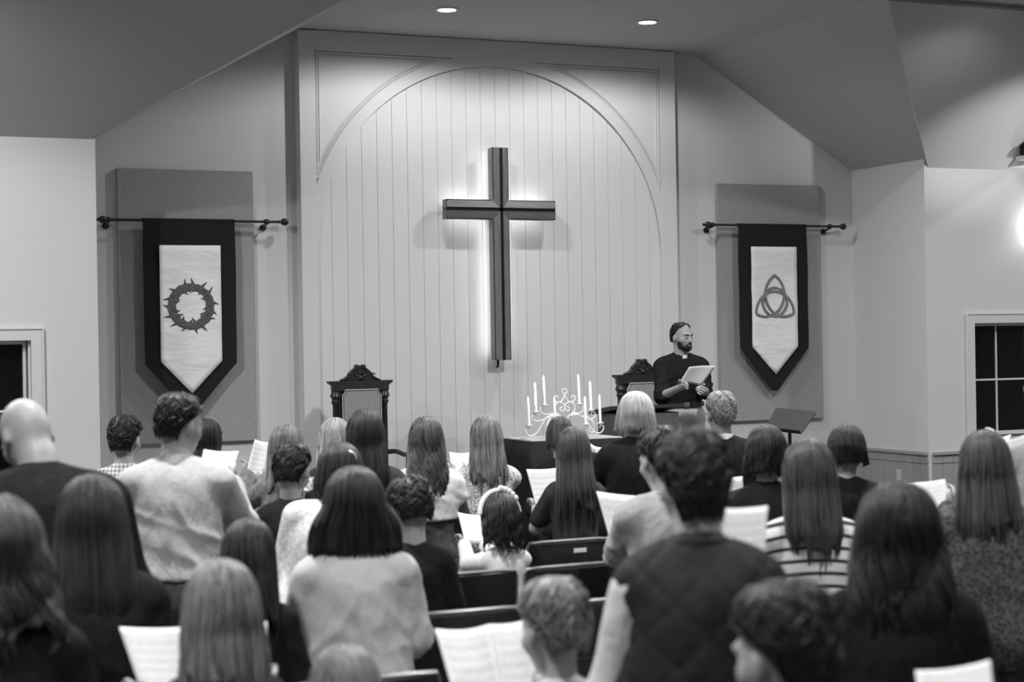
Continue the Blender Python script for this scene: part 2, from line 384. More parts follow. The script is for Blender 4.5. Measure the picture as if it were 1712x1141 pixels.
def banner(cx, zt, label):
    t = empty('banner', (cx, -.13, zt)); tag(t, label, 'banner', 'hanging banners')
    # cloth body, slightly wavy, wraps over the rod
    nx, nz = 13, 34; V = []; F = []
    for side in (0, 1):
        for j in range(nz + 1):
            for i in range(nx + 1):
                u = -1 + 2 * i / nx; zlo = -1.70 + .46 * abs(u); z = .014 + (zlo - .014) * j / nz
                y = -.016 + .006 * math.sin(3.1 * u + 1) * j / nz + .004 * math.sin(9 * z + 2 * u)
                V.append((u * .402 * (1 - .008 * math.sin(3 * z)), y + side * .008, z))
    w_ = nx + 1; off = w_ * (nz + 1)
    for j in range(nz):
        for i in range(nx):
            a = j * w_ + i; F.append((a, a + w_, a + w_ + 1, a + 1)); F.append((off + a, off + a + 1, off + a + w_ + 1, off + a + w_))
    for j in range(nz):
        a = j * w_; F.append((a, off + a, off + a + w_, a + w_)); b_ = j * w_ + nx; F.append((b_, b_ + w_, off + b_ + w_, off + b_))
    for i in range(nx):
        F.append((i, i + 1, off + i + 1, off + i)); a = nz * w_ + i; F.append((a, off + a, off + a + 1, a + 1))
    MB().add(V, F).build('border_cloth', M_bannerb, t, smooth=True)
    MB().lathe([(.018, -.402), (.018, .402)], seg=14, axis='x').build('rod_sleeve', M_bannerb, t, smooth=True)
    f = MB(); n = 20; V = []; F = []
    for j in range(n + 1):
        for i in range(13):
            u = -1 + 2 * i / 12; zlo = -1.50 + .28 * abs(u); z = -.215 + (zlo + .215) * j / n
            V.append((u * .268, -.027 + .0025 * math.sin(13 * z + 3 * u) + .002 * math.sin(22 * z - 2 * u), z))
    for j in range(n):
        for i in range(12): a = j * 13 + i; F.append((a, a + 13, a + 14, a + 1))
    o = f.add(V, F).build('white_field', M_bw, t, smooth=True); sm = o.modifiers.new('thick', 'SOLIDIFY'); sm.thickness = .004; sm.offset = 1
    return t
b1 = banner(3.6, 3.01, 'black and white pointed banner with a crown of thorns')
b2 = banner(9.54, 3.04, 'black and white pointed banner with a triquetra knot')
M_emb = mat('embroidered grey', .11, .8, bump=.4, bscale=200, bdist=.003, var=.3, vscale=60); M_emb2 = mat('embroidered pale grey', .24, .8, bump=.4, bscale=200, bdist=.003); M_eline = mat('embroidered outline', .012, .8)
def flat(o, k, y):     # embroidery lies flat on the cloth
    for v in o.data.vertices: v.co.y = y + (v.co.y - y) * k
cm = MB(); cl_ = MB(); Rc = .168; zc = -.745
for st in range(4):
    pts = []; 
    for i in range(72):
        a = 2 * math.pi * i / 72; ph = 5 * a + st * math.pi / 2
        r_ = Rc + .021 * math.cos(ph) + .007 * math.sin(3 * a + 2.1 * st) + .004 * math.sin(7 * a + st); pts.append((r_ * math.cos(a), -.036 - .006 * math.sin(ph), zc + r_ * math.sin(a)))
    cm.tube(pts, .0128, 8, closed=True); cl_.tube([(p[0] * 1.0, p[1] + .0035, p[2]) for p in pts], .0158, 8, closed=True)
rr_ = random.Random(3)
for i in range(30):
    a = 2 * math.pi * i / 30 + rr_.uniform(-.06, .06); io = 1 if i % 2 else -1
    r0 = Rc + io * .02; L = rr_.uniform(.044, .07) * (1 if io > 0 else .8); tw = rr_.choice((-1, 1)) * rr_.uniform(.2, .6)
    p0 = np.array([r0 * math.cos(a), -.036, zc + r0 * math.sin(a)]); d = np.array([math.cos(a + tw) * io, 0, math.sin(a + tw) * io])
    cm.tube([p0, p0 + d * L * .5, p0 + d * L], [.011, .006, .0008], 6); cl_.tube([p0 + [0, .003, 0], p0 + d * L * .5 + [0, .003, 0], p0 + d * (L + .005) + [0, .003, 0]], [.0145, .009, .002], 6)
em1 = cm.build('crown_of_thorns', M_emb, b1, smooth=True); ol = cl_.build('outline', M_eline, em1, smooth=True); flat(em1, .35, -.036); flat(ol, .3, -.034)
tm = MB(); tl = MB(); un = .222; zc = -.76
def rib(pts, closed):
    tm.tube(pts, .0105, 8, closed); tl.tube([(p[0], p[1] + .004, p[2]) for p in pts], .0145, 8, closed)
for k in range(3):
    ang = R(90 + 120 * k + 180); c = np.array([math.cos(ang), math.sin(ang)]) * un / math.sqrt(3)
    base = math.atan2(-c[1], -c[0]); pts = []
    for i in range(33):
        a = base - math.pi / 2 + math.pi * i / 32
        pts.append((c[0] + un * math.cos(a), -.040 - .006 * math.sin(6 * math.pi * i / 32), zc + c[1] + un * math.sin(a)))
    rib(pts, False)
rib([(.64 * un * math.cos(2 * math.pi * i / 48), -.040 + .006 * math.sin(6 * 2 * math.pi * i / 48), zc - .012 + .64 * un * math.sin(2 * math.pi * i / 48)) for i in range(48)], True)
em2 = tm.build('triquetra', M_emb2, b2, smooth=True); ol = tl.build('outline', M_eline, em2, smooth=True); flat(em2, .4, -.036); flat(ol, .3, -.034)
# cross
M_cross = wood('cross wood', .17, 1.0, 2, .38); M_crossx = wood('cross wood across', .17, 1.0, 0, .38); M_inlay = mat('cross inlay', .012, .35); M_led = mat('warm light strip', .9, .5, emit=12)
cr = empty('wall_cross', (6.492, -.13, 3.14)); tag(cr, 'large dark wooden cross lit from behind on the plank wall', 'cross')
WV, WH = .081, .090   # half widths
def cross_arm(L, w, wo, ang, m):
    """arm from the centre along local +z, mitred at the centre; a ridge of two sloping faces with a groove"""
    M = Matrix.Rotation(ang, 4, 'Y'); yb, ye, yr, g = -.055, -.155, -.178, .015
    def half(s):
        b = MB(); me_ = wo
        P = lambda x, y, z: M @ Vector((x, y, z))
        # outer edge x=s*w starts at z=wo, centre x=s*g starts at z = g*wo/w
        zi, zo = g * wo / w, wo
        V = [P(s * g, yb, zi), P(s * w, yb, zo), P(s * w, yb, L), P(s * g, yb, L), P(s * g, yr, zi), P(s * w, ye, zo), P(s * w, ye, L), P(s * g, yr, L)]
        F = [(0, 1, 2, 3), (7, 6, 5, 4), (0, 4, 5, 1), (1, 5, 6, 2), (2, 6, 7, 3), (3, 7, 4, 0)]
        if s > 0: F = [f[::-1] for f in F]
        b.add(V, F); return b
    for s in (-1, 1): half(s).build('cross_board', m, cr, bevel=.003)
    b = MB(); b.box(-g, g, -.165, yb, 0, L - .004, M)
    b.build('groove_inlay', M_inlay, cr)
    b = MB(); 
    for s in (-1, 1): b.box(s * (w - .004) - .004, s * (w - .004) + .004, -.1575, -.15, wo + .01, L - .004, M)
    b.box(-w + .004, w - .004, -.160, -.15, L - .010, L + .001, M)
    b.build('edge_bead', M_inlay, cr)
    b = MB(); b.box(-w + .022, w - .022, yb, -.040, .04, L - .04, M); b.build('back_batten', M_inlay, cr)
    b = MB()
    for s in (-1, 1): b.box(s * (w - .02) - .003, s * (w - .02) + .003, -.053, -.045, .1, L - .05, M)
    b.build('light_strip', M_led, cr)
cross_arm(.575, WV, WH, 0, M_cross); cross_arm(1.395, WV, WH, math.pi, M_cross)
cross_arm(.555, WH, WV, math.pi / 2, M_crossx); cross_arm(.545, WH, WV, -math.pi / 2, M_crossx)
MB().box(-.03, .03, -.04, .0, -.3, .3).build('wall_mount', M_inlay, cr)
b = MB(); b.tube([(.0, -.03, -1.39), (0, -.03, -1.45), (0, -.005, -1.46)], .012, 8); b.build('power_lead', M_inlay, cr, smooth=True)
# ------------------------------------------------------------------ furniture of the chancel
M_dark = wood('dark carved walnut', .028, 1.2, 2, .35); M_uph = cloth('grey upholstery', .30, .8, 160, .3, .1); M_uphw = mat('pale gimp braid', .5, .6, bump=.3, bscale=400)
M_pulpit = wood('pulpit oak', .085, .8, 2, .45)
def throne(x, y, z, rz, label):
    t = empty('throne_chair', (x, y, z), rz); tag(t, label, 'chair', 'carved throne chairs')
    # local: faces -y ; front view in x,z
    for s in (-1, 1):
        b = MB(); X = s * .225
        b.lathe([(.03, 0), (.036, .02), (.028, .06), (.026, .40), (.034, .42), (.026, .44), (.024, 1.12), (.03, 1.13), (.036, 1.15), (.028, 1.165), (.034, 1.18), (.046, 1.195), (.04, 1.215), (.034, 1.23), (.034, 1.285)], (X, .0, 0), 16)
        b.build('stile', M_dark, t, smooth=True)
    b = MB(); UP = .086; b.prism([(x_, z_ + UP) for x_, z_ in [(-.255, 1.155), (.255, 1.155), (.255, 1.20), (.275, 1.215), (.295, 1.23), (.295, 1.242), (-.295, 1.242), (-.295, 1.23), (-.275, 1.215), (-.255, 1.20)]], -.04, .035)
    half = [(.18, 1.242), (.185, 1.252), (.145, 1.275), (.115, 1.30), (.1, 1.335), (.075, 1.365), (.055, 1.385), (.045, 1.40), (.05, 1.412), (.04, 1.425), (.02, 1.425), (.012, 1.412)]
    half = [(x_, 1.242 + UP + (z_ - 1.242) * .76) for x_, z_ in half]
    b.prism(half + [(-x_, z_) for x_, z_ in reversed(half)], -.032, .025)
    b.build('crest_rail', M_dark, t, bevel=.004)
    b = MB()
    for s in (-1, 1):
        b.tube(spline([(s * .17, -.036, 1.25), (s * .12, -.04, 1.275), (s * .1, -.04, 1.31), (s * .115, -.04, 1.325), (s * .125, -.038, 1.31)], 6), .008, 6)
        b.tube(spline([(s * .01, -.036, 1.40), (s * .05, -.04, 1.37), (s * .055, -.04, 1.32), (s * .025, -.04, 1.30), (s * .015, -.04, 1.33)], 6), .007, 6)
    b.lathe([(.002, -.05), (.018, -.046), (.03, -.035), (.03, -.02)], (0, 0, 1.275), 12, 'y'); 
    b.v = [(x_, y_, 1.242 + UP + (z_ - 1.242) * .76) for x_, y_, z_ in b.v]; b.build('carving', M_dark, t, smooth=True)
    b = MB(); b.box(-.2, .2, -.02, .02, .52, 1.24); b.build('back_panel', M_dark, t)
    pad = [(-.165, .56), (.165, .56), (.175, .60), (.175, 1.205), (.155, 1.22), (.15, 1.25), (-.15, 1.25), (-.155, 1.22), (-.175, 1.205), (-.175, .60)]
    p = MB().prism(pad, -.055, -.02).build('back_cushion', M_uph, t, bevel=.012)
    b = MB(); b.tube([(x_, -.05, z_) for x_, z_ in pad], .005, 6, closed=True); b.build('braid_trim', M_uphw, p, smooth=True)
    b = MB(); b.box(-.27, .27, -.5, .03, .36, .42); b.build('seat_rail', M_dark, t, bevel=.01)
    b = MB(); b.box(-.25, .25, -.49, -.03, .42, .50); b.build('seat_cushion', M_uph, t, bevel=.03)
    for s in (-1, 1):
        b = MB(); b.tube(spline([(s * .235, -.0, .70), (s * .27, -.15, .71), (s * .285, -.32, .69), (s * .28, -.44, .70), (s * .28, -.47, .66)], 6), [.022] * 25, 8)
        b.tube([(s * .26, -.44, .40), (s * .272, -.42, .55), (s * .28, -.42, .68)], .02, 8); b.build('arm', M_dark, t, smooth=True)
        b = MB(); b.lathe([(.02, 0), (.03, .02), (.022, .05), (.034, .2), (.024, .28), (.036, .36)], (s * .245, -.46, 0), 12); b.build('leg', M_dark, t, smooth=True)
    return t
throne(4.935, -.72, .27, R(0), 'tall carved dark throne chair left of the cross')
throne(7.51, -1.08, .27, R(2), 'tall carved dark throne chair behind the pulpit')
# altar table
M_altar = cloth('black altar cloth', .02, .9, 180, .2, .1); M_runner = cloth('pale altar top', .42, .7, 150, .15, .05)
tp = at(888, 737, 13.35); at0 = (float(tp[0]), float(tp[1]))
ta = empty('altar_table', (at0[0] + .40, at0[1] + .26, .27)); tag(ta, 'black draped altar table with pale top under the candelabra', 'table')
hz = float(tp[2]) - .27
MB().box(-.40, .40, -.26, .26, hz - .03, hz).build('tabletop', M_runner, ta, bevel=.006)
V = []; F = []; n = 60
per = []
for i in range(n):
    t_ = i / n * 4; k = int(t_); f_ = t_ - k; c = [(-.405, -.265), (.405, -.265), (.405, .265), (-.405, .265)]; a, b_ = c[k], c[(k + 1) % 4]
    per.append((a[0] + (b_[0] - a[0]) * f_, a[1] + (b_[1] - a[1]) * f_, math.sin(i * 1.9)))
for lev, (z_, amp) in enumerate(((hz - .008, 0), (hz - .3, .008), (hz - .6, .015), (.01, .02))):
    for (x_, y_, s_) in per: r_ = 1 + amp * (1 + s_); V.append((x_ * r_, y_ * (1 + 2 * amp * (1 + s_)), z_))
for l in range(3):
    for i in range(n): j = (i + 1) % n; F.append((l * n + i, (l + 1) * n + i, (l + 1) * n + j, l * n + j)[::-1])
o = MB().add(V, F).build('cloth_drape', M_altar, ta, smooth=True); sm = o.modifiers.new('thick', 'SOLIDIFY'); sm.thickness = .004
for sx in (-1, 1):
    for sy in (-1, 1): MB().box(sx * .35 - .03, sx * .35 + .03, sy * .21 - .03, sy * .21 + .03, 0, hz - .03).build('leg', M_dark, ta)
# candelabra
M_wire = mat('white painted iron', .75, .4, spec=.4); M_wax = mat('white wax', .85, .5, spec=.3); M_flame = mat('candle flame', 1, .5, emit=20)
nt, b_ = nodes_of(M_wax); b_.inputs['Subsurface Weight'].default_value = .2; b_.inputs['Subsurface Radius'].default_value = (.02, .02, .02)
cz = float(tp[2]); cb = at(945, 731, 13.62); cd = empty('candelabra', (float(cb[0]), float(cb[1]), cz)); tag(cd, 'white scrolled wire candelabra on the altar table', 'candelabra')
KX = 1 / 6.71 * 13.6 / FPX / math.cos(YAW) ; KZ = 1 / 6.71 * 13.6 / FPX
def cpt(u, v, y=0, s=1): return (s * (u - 577) * KX, y, (812 - v) * KZ + .006)
ir = .0048
b = MB(); b.tube([(27 * KX * math.cos(a), 0, (812 - 287) * KZ + 27 * KZ * math.sin(a)) for a in np.linspace(0, 2 * math.pi, 21)[:-1]], ir, 6, closed=True)
for s in (-1, 1):
    b.tube(spline([cpt(580, 314, 0, s), cpt(589, 370, 0, s), cpt(625, 412, 0, s), cpt(676, 410, 0, s), cpt(696, 372, 0, s), cpt(675, 346, 0, s), cpt(650, 368, 0, s)], 7), ir, 6)
    b.tube(spline([cpt(640, 414, 0, s), cpt(592, 436, 0, s), cpt(577, 478, 0, s), cpt(592, 512, 0, s), cpt(620, 516, 0, s), cpt(632, 490, 0, s), cpt(604, 468, 0, s)], 7), ir, 6)
    b.tube(spline([cpt(640, 414, 0, s), cpt(686, 450, 0, s), cpt(690, 510, 0, s), cpt(650, 555, 0, s), cpt(605, 592, 0, s), cpt(590, 640, 0, s)], 7), ir, 6)
b.build('scroll_centre', M_wire, cd, smooth=True)
ARMS = [([(640, 560), (700, 542), (760, 550), (808, 532), (822, 486), (800, 462), (782, 478), (796, 492)], (776, 447), (772, 440), (765, 168), 0.05),
        ([(640, 562), (720, 556), (790, 592), (860, 622), (918, 610), (938, 572), (918, 540), (890, 552), (900, 578)], (891, 521), (892, 515), (885, 245), 0.02),
        ([(640, 566), (720, 566), (800, 604), (860, 700), (920, 768), (972, 780), (1016, 745), (1016, 704), (985, 694), (975, 722)], (983, 668), (983, 660), (980, 402), 0.0),
        ([(650, 570), (720, 562), (790, 590), (836, 650), (842, 720), (826, 762), (790, 748), (780, 712), (760, 700)], (750, 672), (748, 664), (728, 412), -.10)]
CND = []
for s in (-1, 1):
    for k, (path, cup, cbse, ctop, yo) in enumerate(ARMS):
        b = MB(); n = len(path)
        b.tube(spline([cpt(u, v, yo * min(1, i / 3), s) for i, (u, v) in enumerate(path)], 6), ir, 6)
        c = cpt(cup[0], cup[1], yo, s)
        b.tube([cpt(path[-3][0], path[-3][1], yo, s), c], ir, 6)
        b.lathe([(.004, -.012), (.022, -.006), (.030, .002), (.030, .005), (.012, .0), (.011, .012), (.0135, .012), (.0135, .001)], c, 16)
        b.build('candle_arm', M_wire, cd, smooth=True)
        CND.append((s, k, c, abs(cbse[1] - ctop[1]) * KZ))
b = MB()
for s in (-1, 1): b.tube(spline([cpt(585, 620, 0, s), cpt(600, 700, 0, s), cpt(640, 770, -.02, s), cpt(700, 806, -.03, s), cpt(730, 806, -.03, s)], 6), ir, 6)
b.tube(spline([cpt(577, 600), cpt(577, 700, .03), cpt(577, 806, .1)], 6), ir, 6)
b.tube(spline([cpt(577, 600), cpt(577, 700, -.03), cpt(577, 806, -.1)], 6), ir, 6)
b.build('foot', M_wire, cd, smooth=True)
lab = {(-1, 2): 'lit white candle at the far left end of the candelabra', (-1, 1): 'lit white candle second from the left on the candelabra', (-1, 0): 'tall lit white candle left of the candelabra top ring',
       (-1, 3): 'lit white candle low in front of the candelabra, left of centre', (1, 3): 'lit white candle low in front of the candelabra, right of centre',
       (1, 0): 'tall lit white candle right of the candelabra top ring', (1, 1): 'lit white candle second from the right on the candelabra', (1, 2): 'lit white candle at the far right end of the candelabra'}
for s, k, c, L in CND:
    t = empty('candle', (cd.location.x + c[0], cd.location.y + c[1], cd.location.z + c[2] + .002)); tag(t, lab[(s, k)], 'candle', 'candles of the altar candelabra')
    t.rotation_euler = (0, R(-1.2) if s < 0 else R(-1.5), 0)
    MB().lathe([(.0105, 0), (.0105, L - .004), (.008, L), (.002, L - .002)], seg=14).build('wax', M_wax, t, smooth=True)
    MB().tube([(0, 0, L - .003), (.001, 0, L + .008)], .0012, 5).build('wick', M_inlay, t)
    MB().lathe([(.001, L + .004), (.005, L + .009), (.0068, L + .016), (.005, L + .026), (.0018, L + .038), (.0003, L + .042)], seg=10).build('flame', M_flame, t, smooth=True)
# pulpit
pl = at(1028, 690, 14.0); pr = at(1143, 690, 14.15)
pc = empty('pulpit', (float((pl[0] + pr[0]) / 2) + .03, float(pl[1] + .2), .27)); tag(pc, 'wooden pulpit with dark slanted top in front of the clergyman', 'pulpit')
hwp = .29; ht = 1.075
MB().box(-hwp, hwp, -.17, .17, .06, ht - .03).build('cabinet', M_pulpit, pc, bevel=.006)
b = MB(); b.box(-hwp + .05, hwp - .05, -.182, -.168, .14, ht - .12); b.build('front_panel', M_pulpit, pc, bevel=.006)
MB().box(-hwp - .03, hwp + .03, -.2, .2, 0, .06).build('plinth', M_dark, pc, bevel=.008)
M_ = Matrix.Rotation(R(-7), 4, 'X'); b = MB(); b.box(-hwp - .07, hwp + .03, -.2, .2, ht - .02, ht + .012, Matrix.Translation((0, 0, ht)) @ M_ @ Matrix.Translation((0, 0, -ht))); b.build('slanted_top', M_dark, pc, bevel=.005)
b = MB(); b.tube([(.06, -.12, ht), (.06, -.12, ht + .05), (.05, -.1, ht + .07)], .006, 6); b.build('reading_lamp', M_black, pc, smooth=True)
# music stand
ms0 = at(1315, 722, 13.0); ms = empty('music_stand', (float(ms0[0]), float(ms0[1]), 0)); tag(ms, 'black metal music stand with a tilted desk before the right wall panel', 'music stand')
zt = float(ms0[2])
MBASE = np.array([float(ms0[0]), float(ms0[1]), 0.0])
wv = .25 * RR - .02 * UU - .244 * FW; hv = .116 * RR + .153 * UU + .107 * FW
wv /= np.linalg.norm(wv); hv = hv - wv * (hv @ wv); hv /= np.linalg.norm(hv); nv = np.cross(hv, wv)
dc = at(1320, 704, 13.0) - MBASE
D = Matrix([[wv[i], nv[i], hv[i], dc[i]] for i in range(3)] + [[0, 0, 0, 1]])
b = MB(); b.prism([(-.165, -.115), (.165, -.115), (.185, .1), (.17, .115), (-.17, .115), (-.185, .1)], -.004, .004, D)
sgn = 1 if nv[2] > 0 else -1; b.box(-.165, .165, min(.003 * sgn, .04 * sgn), max(.003 * sgn, .04 * sgn), -.118, -.110, D); b.build('desk', mat('matt black sheet', .018, .7), ms, bevel=.001)
b = MB(); b.tube([dc, (dc[0], dc[1], dc[2] - .16), (dc[0], dc[1], .3)], [.012, .014, .016], 10); b.build('pole', M_black, ms, smooth=True)
for k in range(3):
    a = R(90 + 120 * k); q = lambda r_, z_: (dc[0] + r_ * math.cos(a), dc[1] + r_ * math.sin(a), z_)
    MB().tube([q(.016, .32), q(.14, .16), q(.26, .012)], .009, 8).build('leg', M_black, ms, smooth=True)
# wall outlet, header vent
o = empty('wall_outlet', (10.594, -.74, .515)); tag(o, 'white electric outlet plate low on the right return wall', 'outlet')
MB().box(-.006, 0, -.036, .036, -.058, .058).build('plate', mat('outlet plastic', .6, .4), o, bevel=.002)
for dz in (-.022, .022): MB().lathe([(.001, -.008), (.016, -.008), (.016, -.005)], (0, 0, dz), 12, 'x').build('socket', mat('outlet plastic', .6, .4), o)
o = empty('speaker', (11.599, -1.62, 3.70)); tag(o, 'small black box speaker on the header at the top right edge', 'speaker')
MB().box(-.09, 0, -.14, .1, -.05, .13).build('housing', M_black, o, bevel=.008); MB().box(-.094, -.088, -.12, .08, -.035, .115).build('grille', mat('speaker cloth', .015, .9), o)
MB().box(-.12, 0, -.16, .12, -.09, -.052).build('shelf_bracket', M_trim, o, bevel=.003)
# sconce just at the right of the frame on the right front wall
o = empty('wall_sconce', (12.02, -1.2, 2.86)); tag(o, 'half bowl wall sconce on the right front wall above the window', 'sconce')
MB().lathe([(.05, 0), (.055, -.015), (.03, -.03)], seg=18, axis='y').build('back_plate', M_trim, o, smooth=True)
MB().lathe([(.01, -.1), (.06, -.085), (.10, -.04), (.12, .02), (.115, .02), (.09, -.03), (.05, -.07), (.01, -.08)], (0, -.13, 0), 20).build('bowl', mat('sconce glass', .8, .4, emit=2.5), o, smooth=True)
l = bpy.data.lights.new('sconce_bulb', 'POINT'); l.energy = 3.5; l.shadow_soft_size = .06; lo_ = bpy.data.objects.new('sconce_bulb', l); COL.objects.link(lo_); lo_.location = (12.02, -1.33, 2.98)
# ------------------------------------------------------------------ people : implicit surfaces turned into one continuous mesh each
def vnoise(P, seed=0):
    P = np.asarray(P, np.float32); I = np.floor(P).astype(np.int64); f = P - I; f = f * f * (3 - 2 * f)
    def h(ix, iy, iz):
        n = (ix * 374761393 + iy * 668265263 + iz * 2147483647 + seed * 974634) & 0xffffffff
        n = ((n ^ (n >> 13)) * 1274126177) & 0xffffffff
        return ((n ^ (n >> 16)) & 0xffff) / 65535.0
    r = 0
    for dx in (0, 1):
        for dy in (0, 1):
            for dz in (0, 1):
                r = r + h(I[:, 0] + dx, I[:, 1] + dy, I[:, 2] + dz) * (f[:, 0] if dx else 1 - f[:, 0]) * (f[:, 1] if dy else 1 - f[:, 1]) * (f[:, 2] if dz else 1 - f[:, 2])
    return r * 2 - 1
# primitives: ('c', a, b, ra, rb, k) tapered capsule ; ('e', centre, radii, rot3x3 or None, k) ellipsoid ; ('-e', ...) carves
def sdf_grid(prims, res, pad=.03):
    lo = np.full(3, 1e9); hi = np.full(3, -1e9)
    for p in prims:
        if p[0] == 'c':
            r = max(p[3], p[4])
            for q in (p[1], p[2]): lo = np.minimum(lo, np.array(q) - r); hi = np.maximum(hi, np.array(q) + r)
        elif p[0] == 'e': r = max(p[2]); lo = np.minimum(lo, np.array(p[1]) - r); hi = np.maximum(hi, np.array(p[1]) + r)
    lo -= pad; hi += pad; n = np.ceil((hi - lo) / res).astype(int) + 1
    G = np.full(n, 1.0, np.float32)
    ax = [(lo[i] + res * np.arange(n[i])).astype(np.float32) for i in range(3)]
    for p in prims:
        k = p[-1]
        if p[0] == 'c':
            a, b = np.array(p[1], float), np.array(p[2], float); r = max(p[3], p[4]); l_, h_ = np.minimum(a, b) - r, np.maximum(a, b) + r
        else: l_, h_ = np.array(p[1]) - max(p[2]), np.array(p[1]) + max(p[2])
        m = k + 2.5 * res
        i0 = np.clip(np.floor((l_ - m - lo) / res).astype(int), 0, n); i1 = np.clip(np.ceil((h_ + m - lo) / res).astype(int) + 1, 0, n)
        if (i1 <= i0).any(): continue
        sl = tuple(slice(i0[i], i1[i]) for i in range(3))
        X = ax[0][sl[0]][:, None, None]; Y = ax[1][sl[1]][None, :, None]; Z = ax[2][sl[2]][None, None, :]
        if p[0] == 'c':
            d = b - a; L2 = float(d @ d) + 1e-12
            t = np.clip(((X - a[0]) * d[0] + (Y - a[1]) * d[1] + (Z - a[2]) * d[2]) / L2, 0, 1)
            D = np.sqrt((X - a[0] - t * d[0]) ** 2 + (Y - a[1] - t * d[1]) ** 2 + (Z - a[2] - t * d[2]) ** 2) - (p[3] + (p[4] - p[3]) * t)
        else:
            c, r, M = p[1], p[2], p[3]
            x, y, z = X - c[0], Y - c[1], Z - c[2]
            if M is not None: x, y, z = M[0][0] * x + M[1][0] * y + M[2][0] * z, M[0][1] * x + M[1][1] * y + M[2][1] * z, M[0][2] * x + M[1][2] * y + M[2][2] * z
            k0 = np.sqrt((x / r[0]) ** 2 + (y / r[1]) ** 2 + (z / r[2]) ** 2); k1 = np.sqrt((x / r[0] ** 2) ** 2 + (y / r[1] ** 2) ** 2 + (z / r[2] ** 2) ** 2) + 1e-9
            D = k0 * (k0 - 1) / k1
        g = G[sl]
        if p[0] == '-e':
            h = np.maximum(k - np.abs(g + D), 0) / max(k, 1e-6); G[sl] = np.maximum(g, -D) + h * h * k * .25
        else:
            h = np.maximum(k - np.abs(g - D), 0) / max(k, 1e-6); G[sl] = np.minimum(g, D) - h * h * k * .25
    return G, lo, ax
def surface_net(G, lo, res):
    s = G < 0; c = s[:-1, :-1, :-1].astype(np.int8).copy()
    offs = [(i, j, k) for i in (0, 1) for j in (0, 1) for k in (0, 1)]; nx, ny, nz = G.shape
    tot = np.zeros((nx - 1, ny - 1, nz - 1), np.int8)
    for i, j, k in offs: tot += s[i:nx - 1 + i, j:ny - 1 + j, k:nz - 1 + k]
    act = (tot > 0) & (tot < 8); I = np.argwhere(act); idx = np.full(act.shape, -1, np.int64); idx[act] = np.arange(len(I))
    val = {o: G[I[:, 0] + o[0], I[:, 1] + o[1], I[:, 2] + o[2]] for o in offs}
    P = np.zeros((len(I), 3)); cnt = np.zeros(len(I))
    for a in offs:
        for ax_ in range(3):
            if a[ax_] == 0:
                b = list(a); b[ax_] = 1; b = tuple(b); va, vb = val[a], val[b]; m = (va < 0) != (vb < 0)
                t = np.where(m, va / np.where(m, va - vb, 1), 0); q = np.tile(np.array(a, float), (len(I), 1)); q[:, ax_] += t
                P += q * m[:, None]; cnt += m
    P = P / np.maximum(cnt, 1)[:, None]; V = lo + res * (I + P)
    F = []
    for ax_ in range(3):
        u, v = (ax_ + 1) % 3, (ax_ + 2) % 3
        sl0 = [slice(1, -1)] * 3; sl1 = [slice(1, -1)] * 3; sl0[ax_] = slice(0, -1); sl1[ax_] = slice(1, None)
        s0, s1 = s[tuple(sl0)], s[tuple(sl1)]; E_ = np.argwhere(s0 != s1)
        if len(E_) == 0: continue
        st = s0[s0 != s1]; E_ = E_ + 1; E_[:, ax_] -= 1
        def cell(du, dv):
            q = E_.copy(); q[:, u] -= du; q[:, v] -= dv; return idx[q[:, 0], q[:, 1], q[:, 2]]
        a, b, c_, d = cell(0, 0), cell(1, 0), cell(1, 1), cell(0, 1)
        f = np.stack([a, b, c_, d], 1); f[~st] = f[~st][:, ::-1]; F.append(f)
    F = np.concatenate(F); F = F[(F >= 0).all(1)]
    return V, F
def vnormals(V, F):
    n = np.cross(V[F[:, 2]] - V[F[:, 0]], V[F[:, 3]] - V[F[:, 1]]); N_ = np.zeros_like(V)
    for k in range(4): np.add.at(N_, F[:, k], n)
    return N_ / (np.linalg.norm(N_, axis=1)[:, None] + 1e-9)
def rx(a): c, s = math.cos(a), math.sin(a); return np.array([[1, 0, 0], [0, c, -s], [0, s, c]])
def ry(a): c, s = math.cos(a), math.sin(a); return np.array([[c, 0, s], [0, 1, 0], [-s, 0, c]])
def rz(a): c, s = math.cos(a), math.sin(a); return np.array([[c, -s, 0], [s, c, 0], [0, 0, 1]])
class Pose:
    """joints of a standing figure in its own frame: faces +y, right hand at +x"""
    def __init__(p, s, wf=1.0, g=1.0, lean=3, nod=15, hy=0, hs=1.0, tilt=0, lat=0, wristL=None, wristR=None, drop=0):
        p.s, p.wf, p.g, p.hs = s, wf, g, hs
        p.T = ry(R(lat)) @ rx(-R(lean)); p.pel = np.array([0, 0, .95 * s])
        p.N = p.t((0, -.002, .555)); p.H = rz(-R(hy)) @ rx(-R(nod)) @ ry(R(tilt))
        p.sh = {-1: p.t((-.168 * wf, -.008, .414)), 1: p.t((.168 * wf, -.008, .414))}
        p.el = {}; p.wr = {}
        for sd, w in ((-1, wristL), (1, wristR)):
            sh = p.sh[sd]; w = np.array(w, float) if w is not None else p.t((sd * .12, .27, .20))
            L1, L2 = .29 * s, .26 * s; d = w - sh; L = np.linalg.norm(d)
            if L > .97 * (L1 + L2): d = d * .97 * (L1 + L2) / L; w = sh + d; L = np.linalg.norm(d)
            if L < .2 * s: d = d * .2 * s / L; w = sh + d; L = .2 * s
            a = (L1 ** 2 - L2 ** 2 + L ** 2) / (2 * L); hgt = math.sqrt(max(L1 ** 2 - a * a, 0)); u = d / L
            pole = np.array([sd * .40, -.22, -1.0]); pole = pole - u * (pole @ u); pole /= np.linalg.norm(pole)
            p.el[sd] = sh + u * a + pole * hgt; p.wr[sd] = w
    def t(p, q): return p.pel + p.T @ (np.array(q, float) * p.s)
    def h(p, q): return p.N + p.H @ (np.array(q, float) * p.hs)
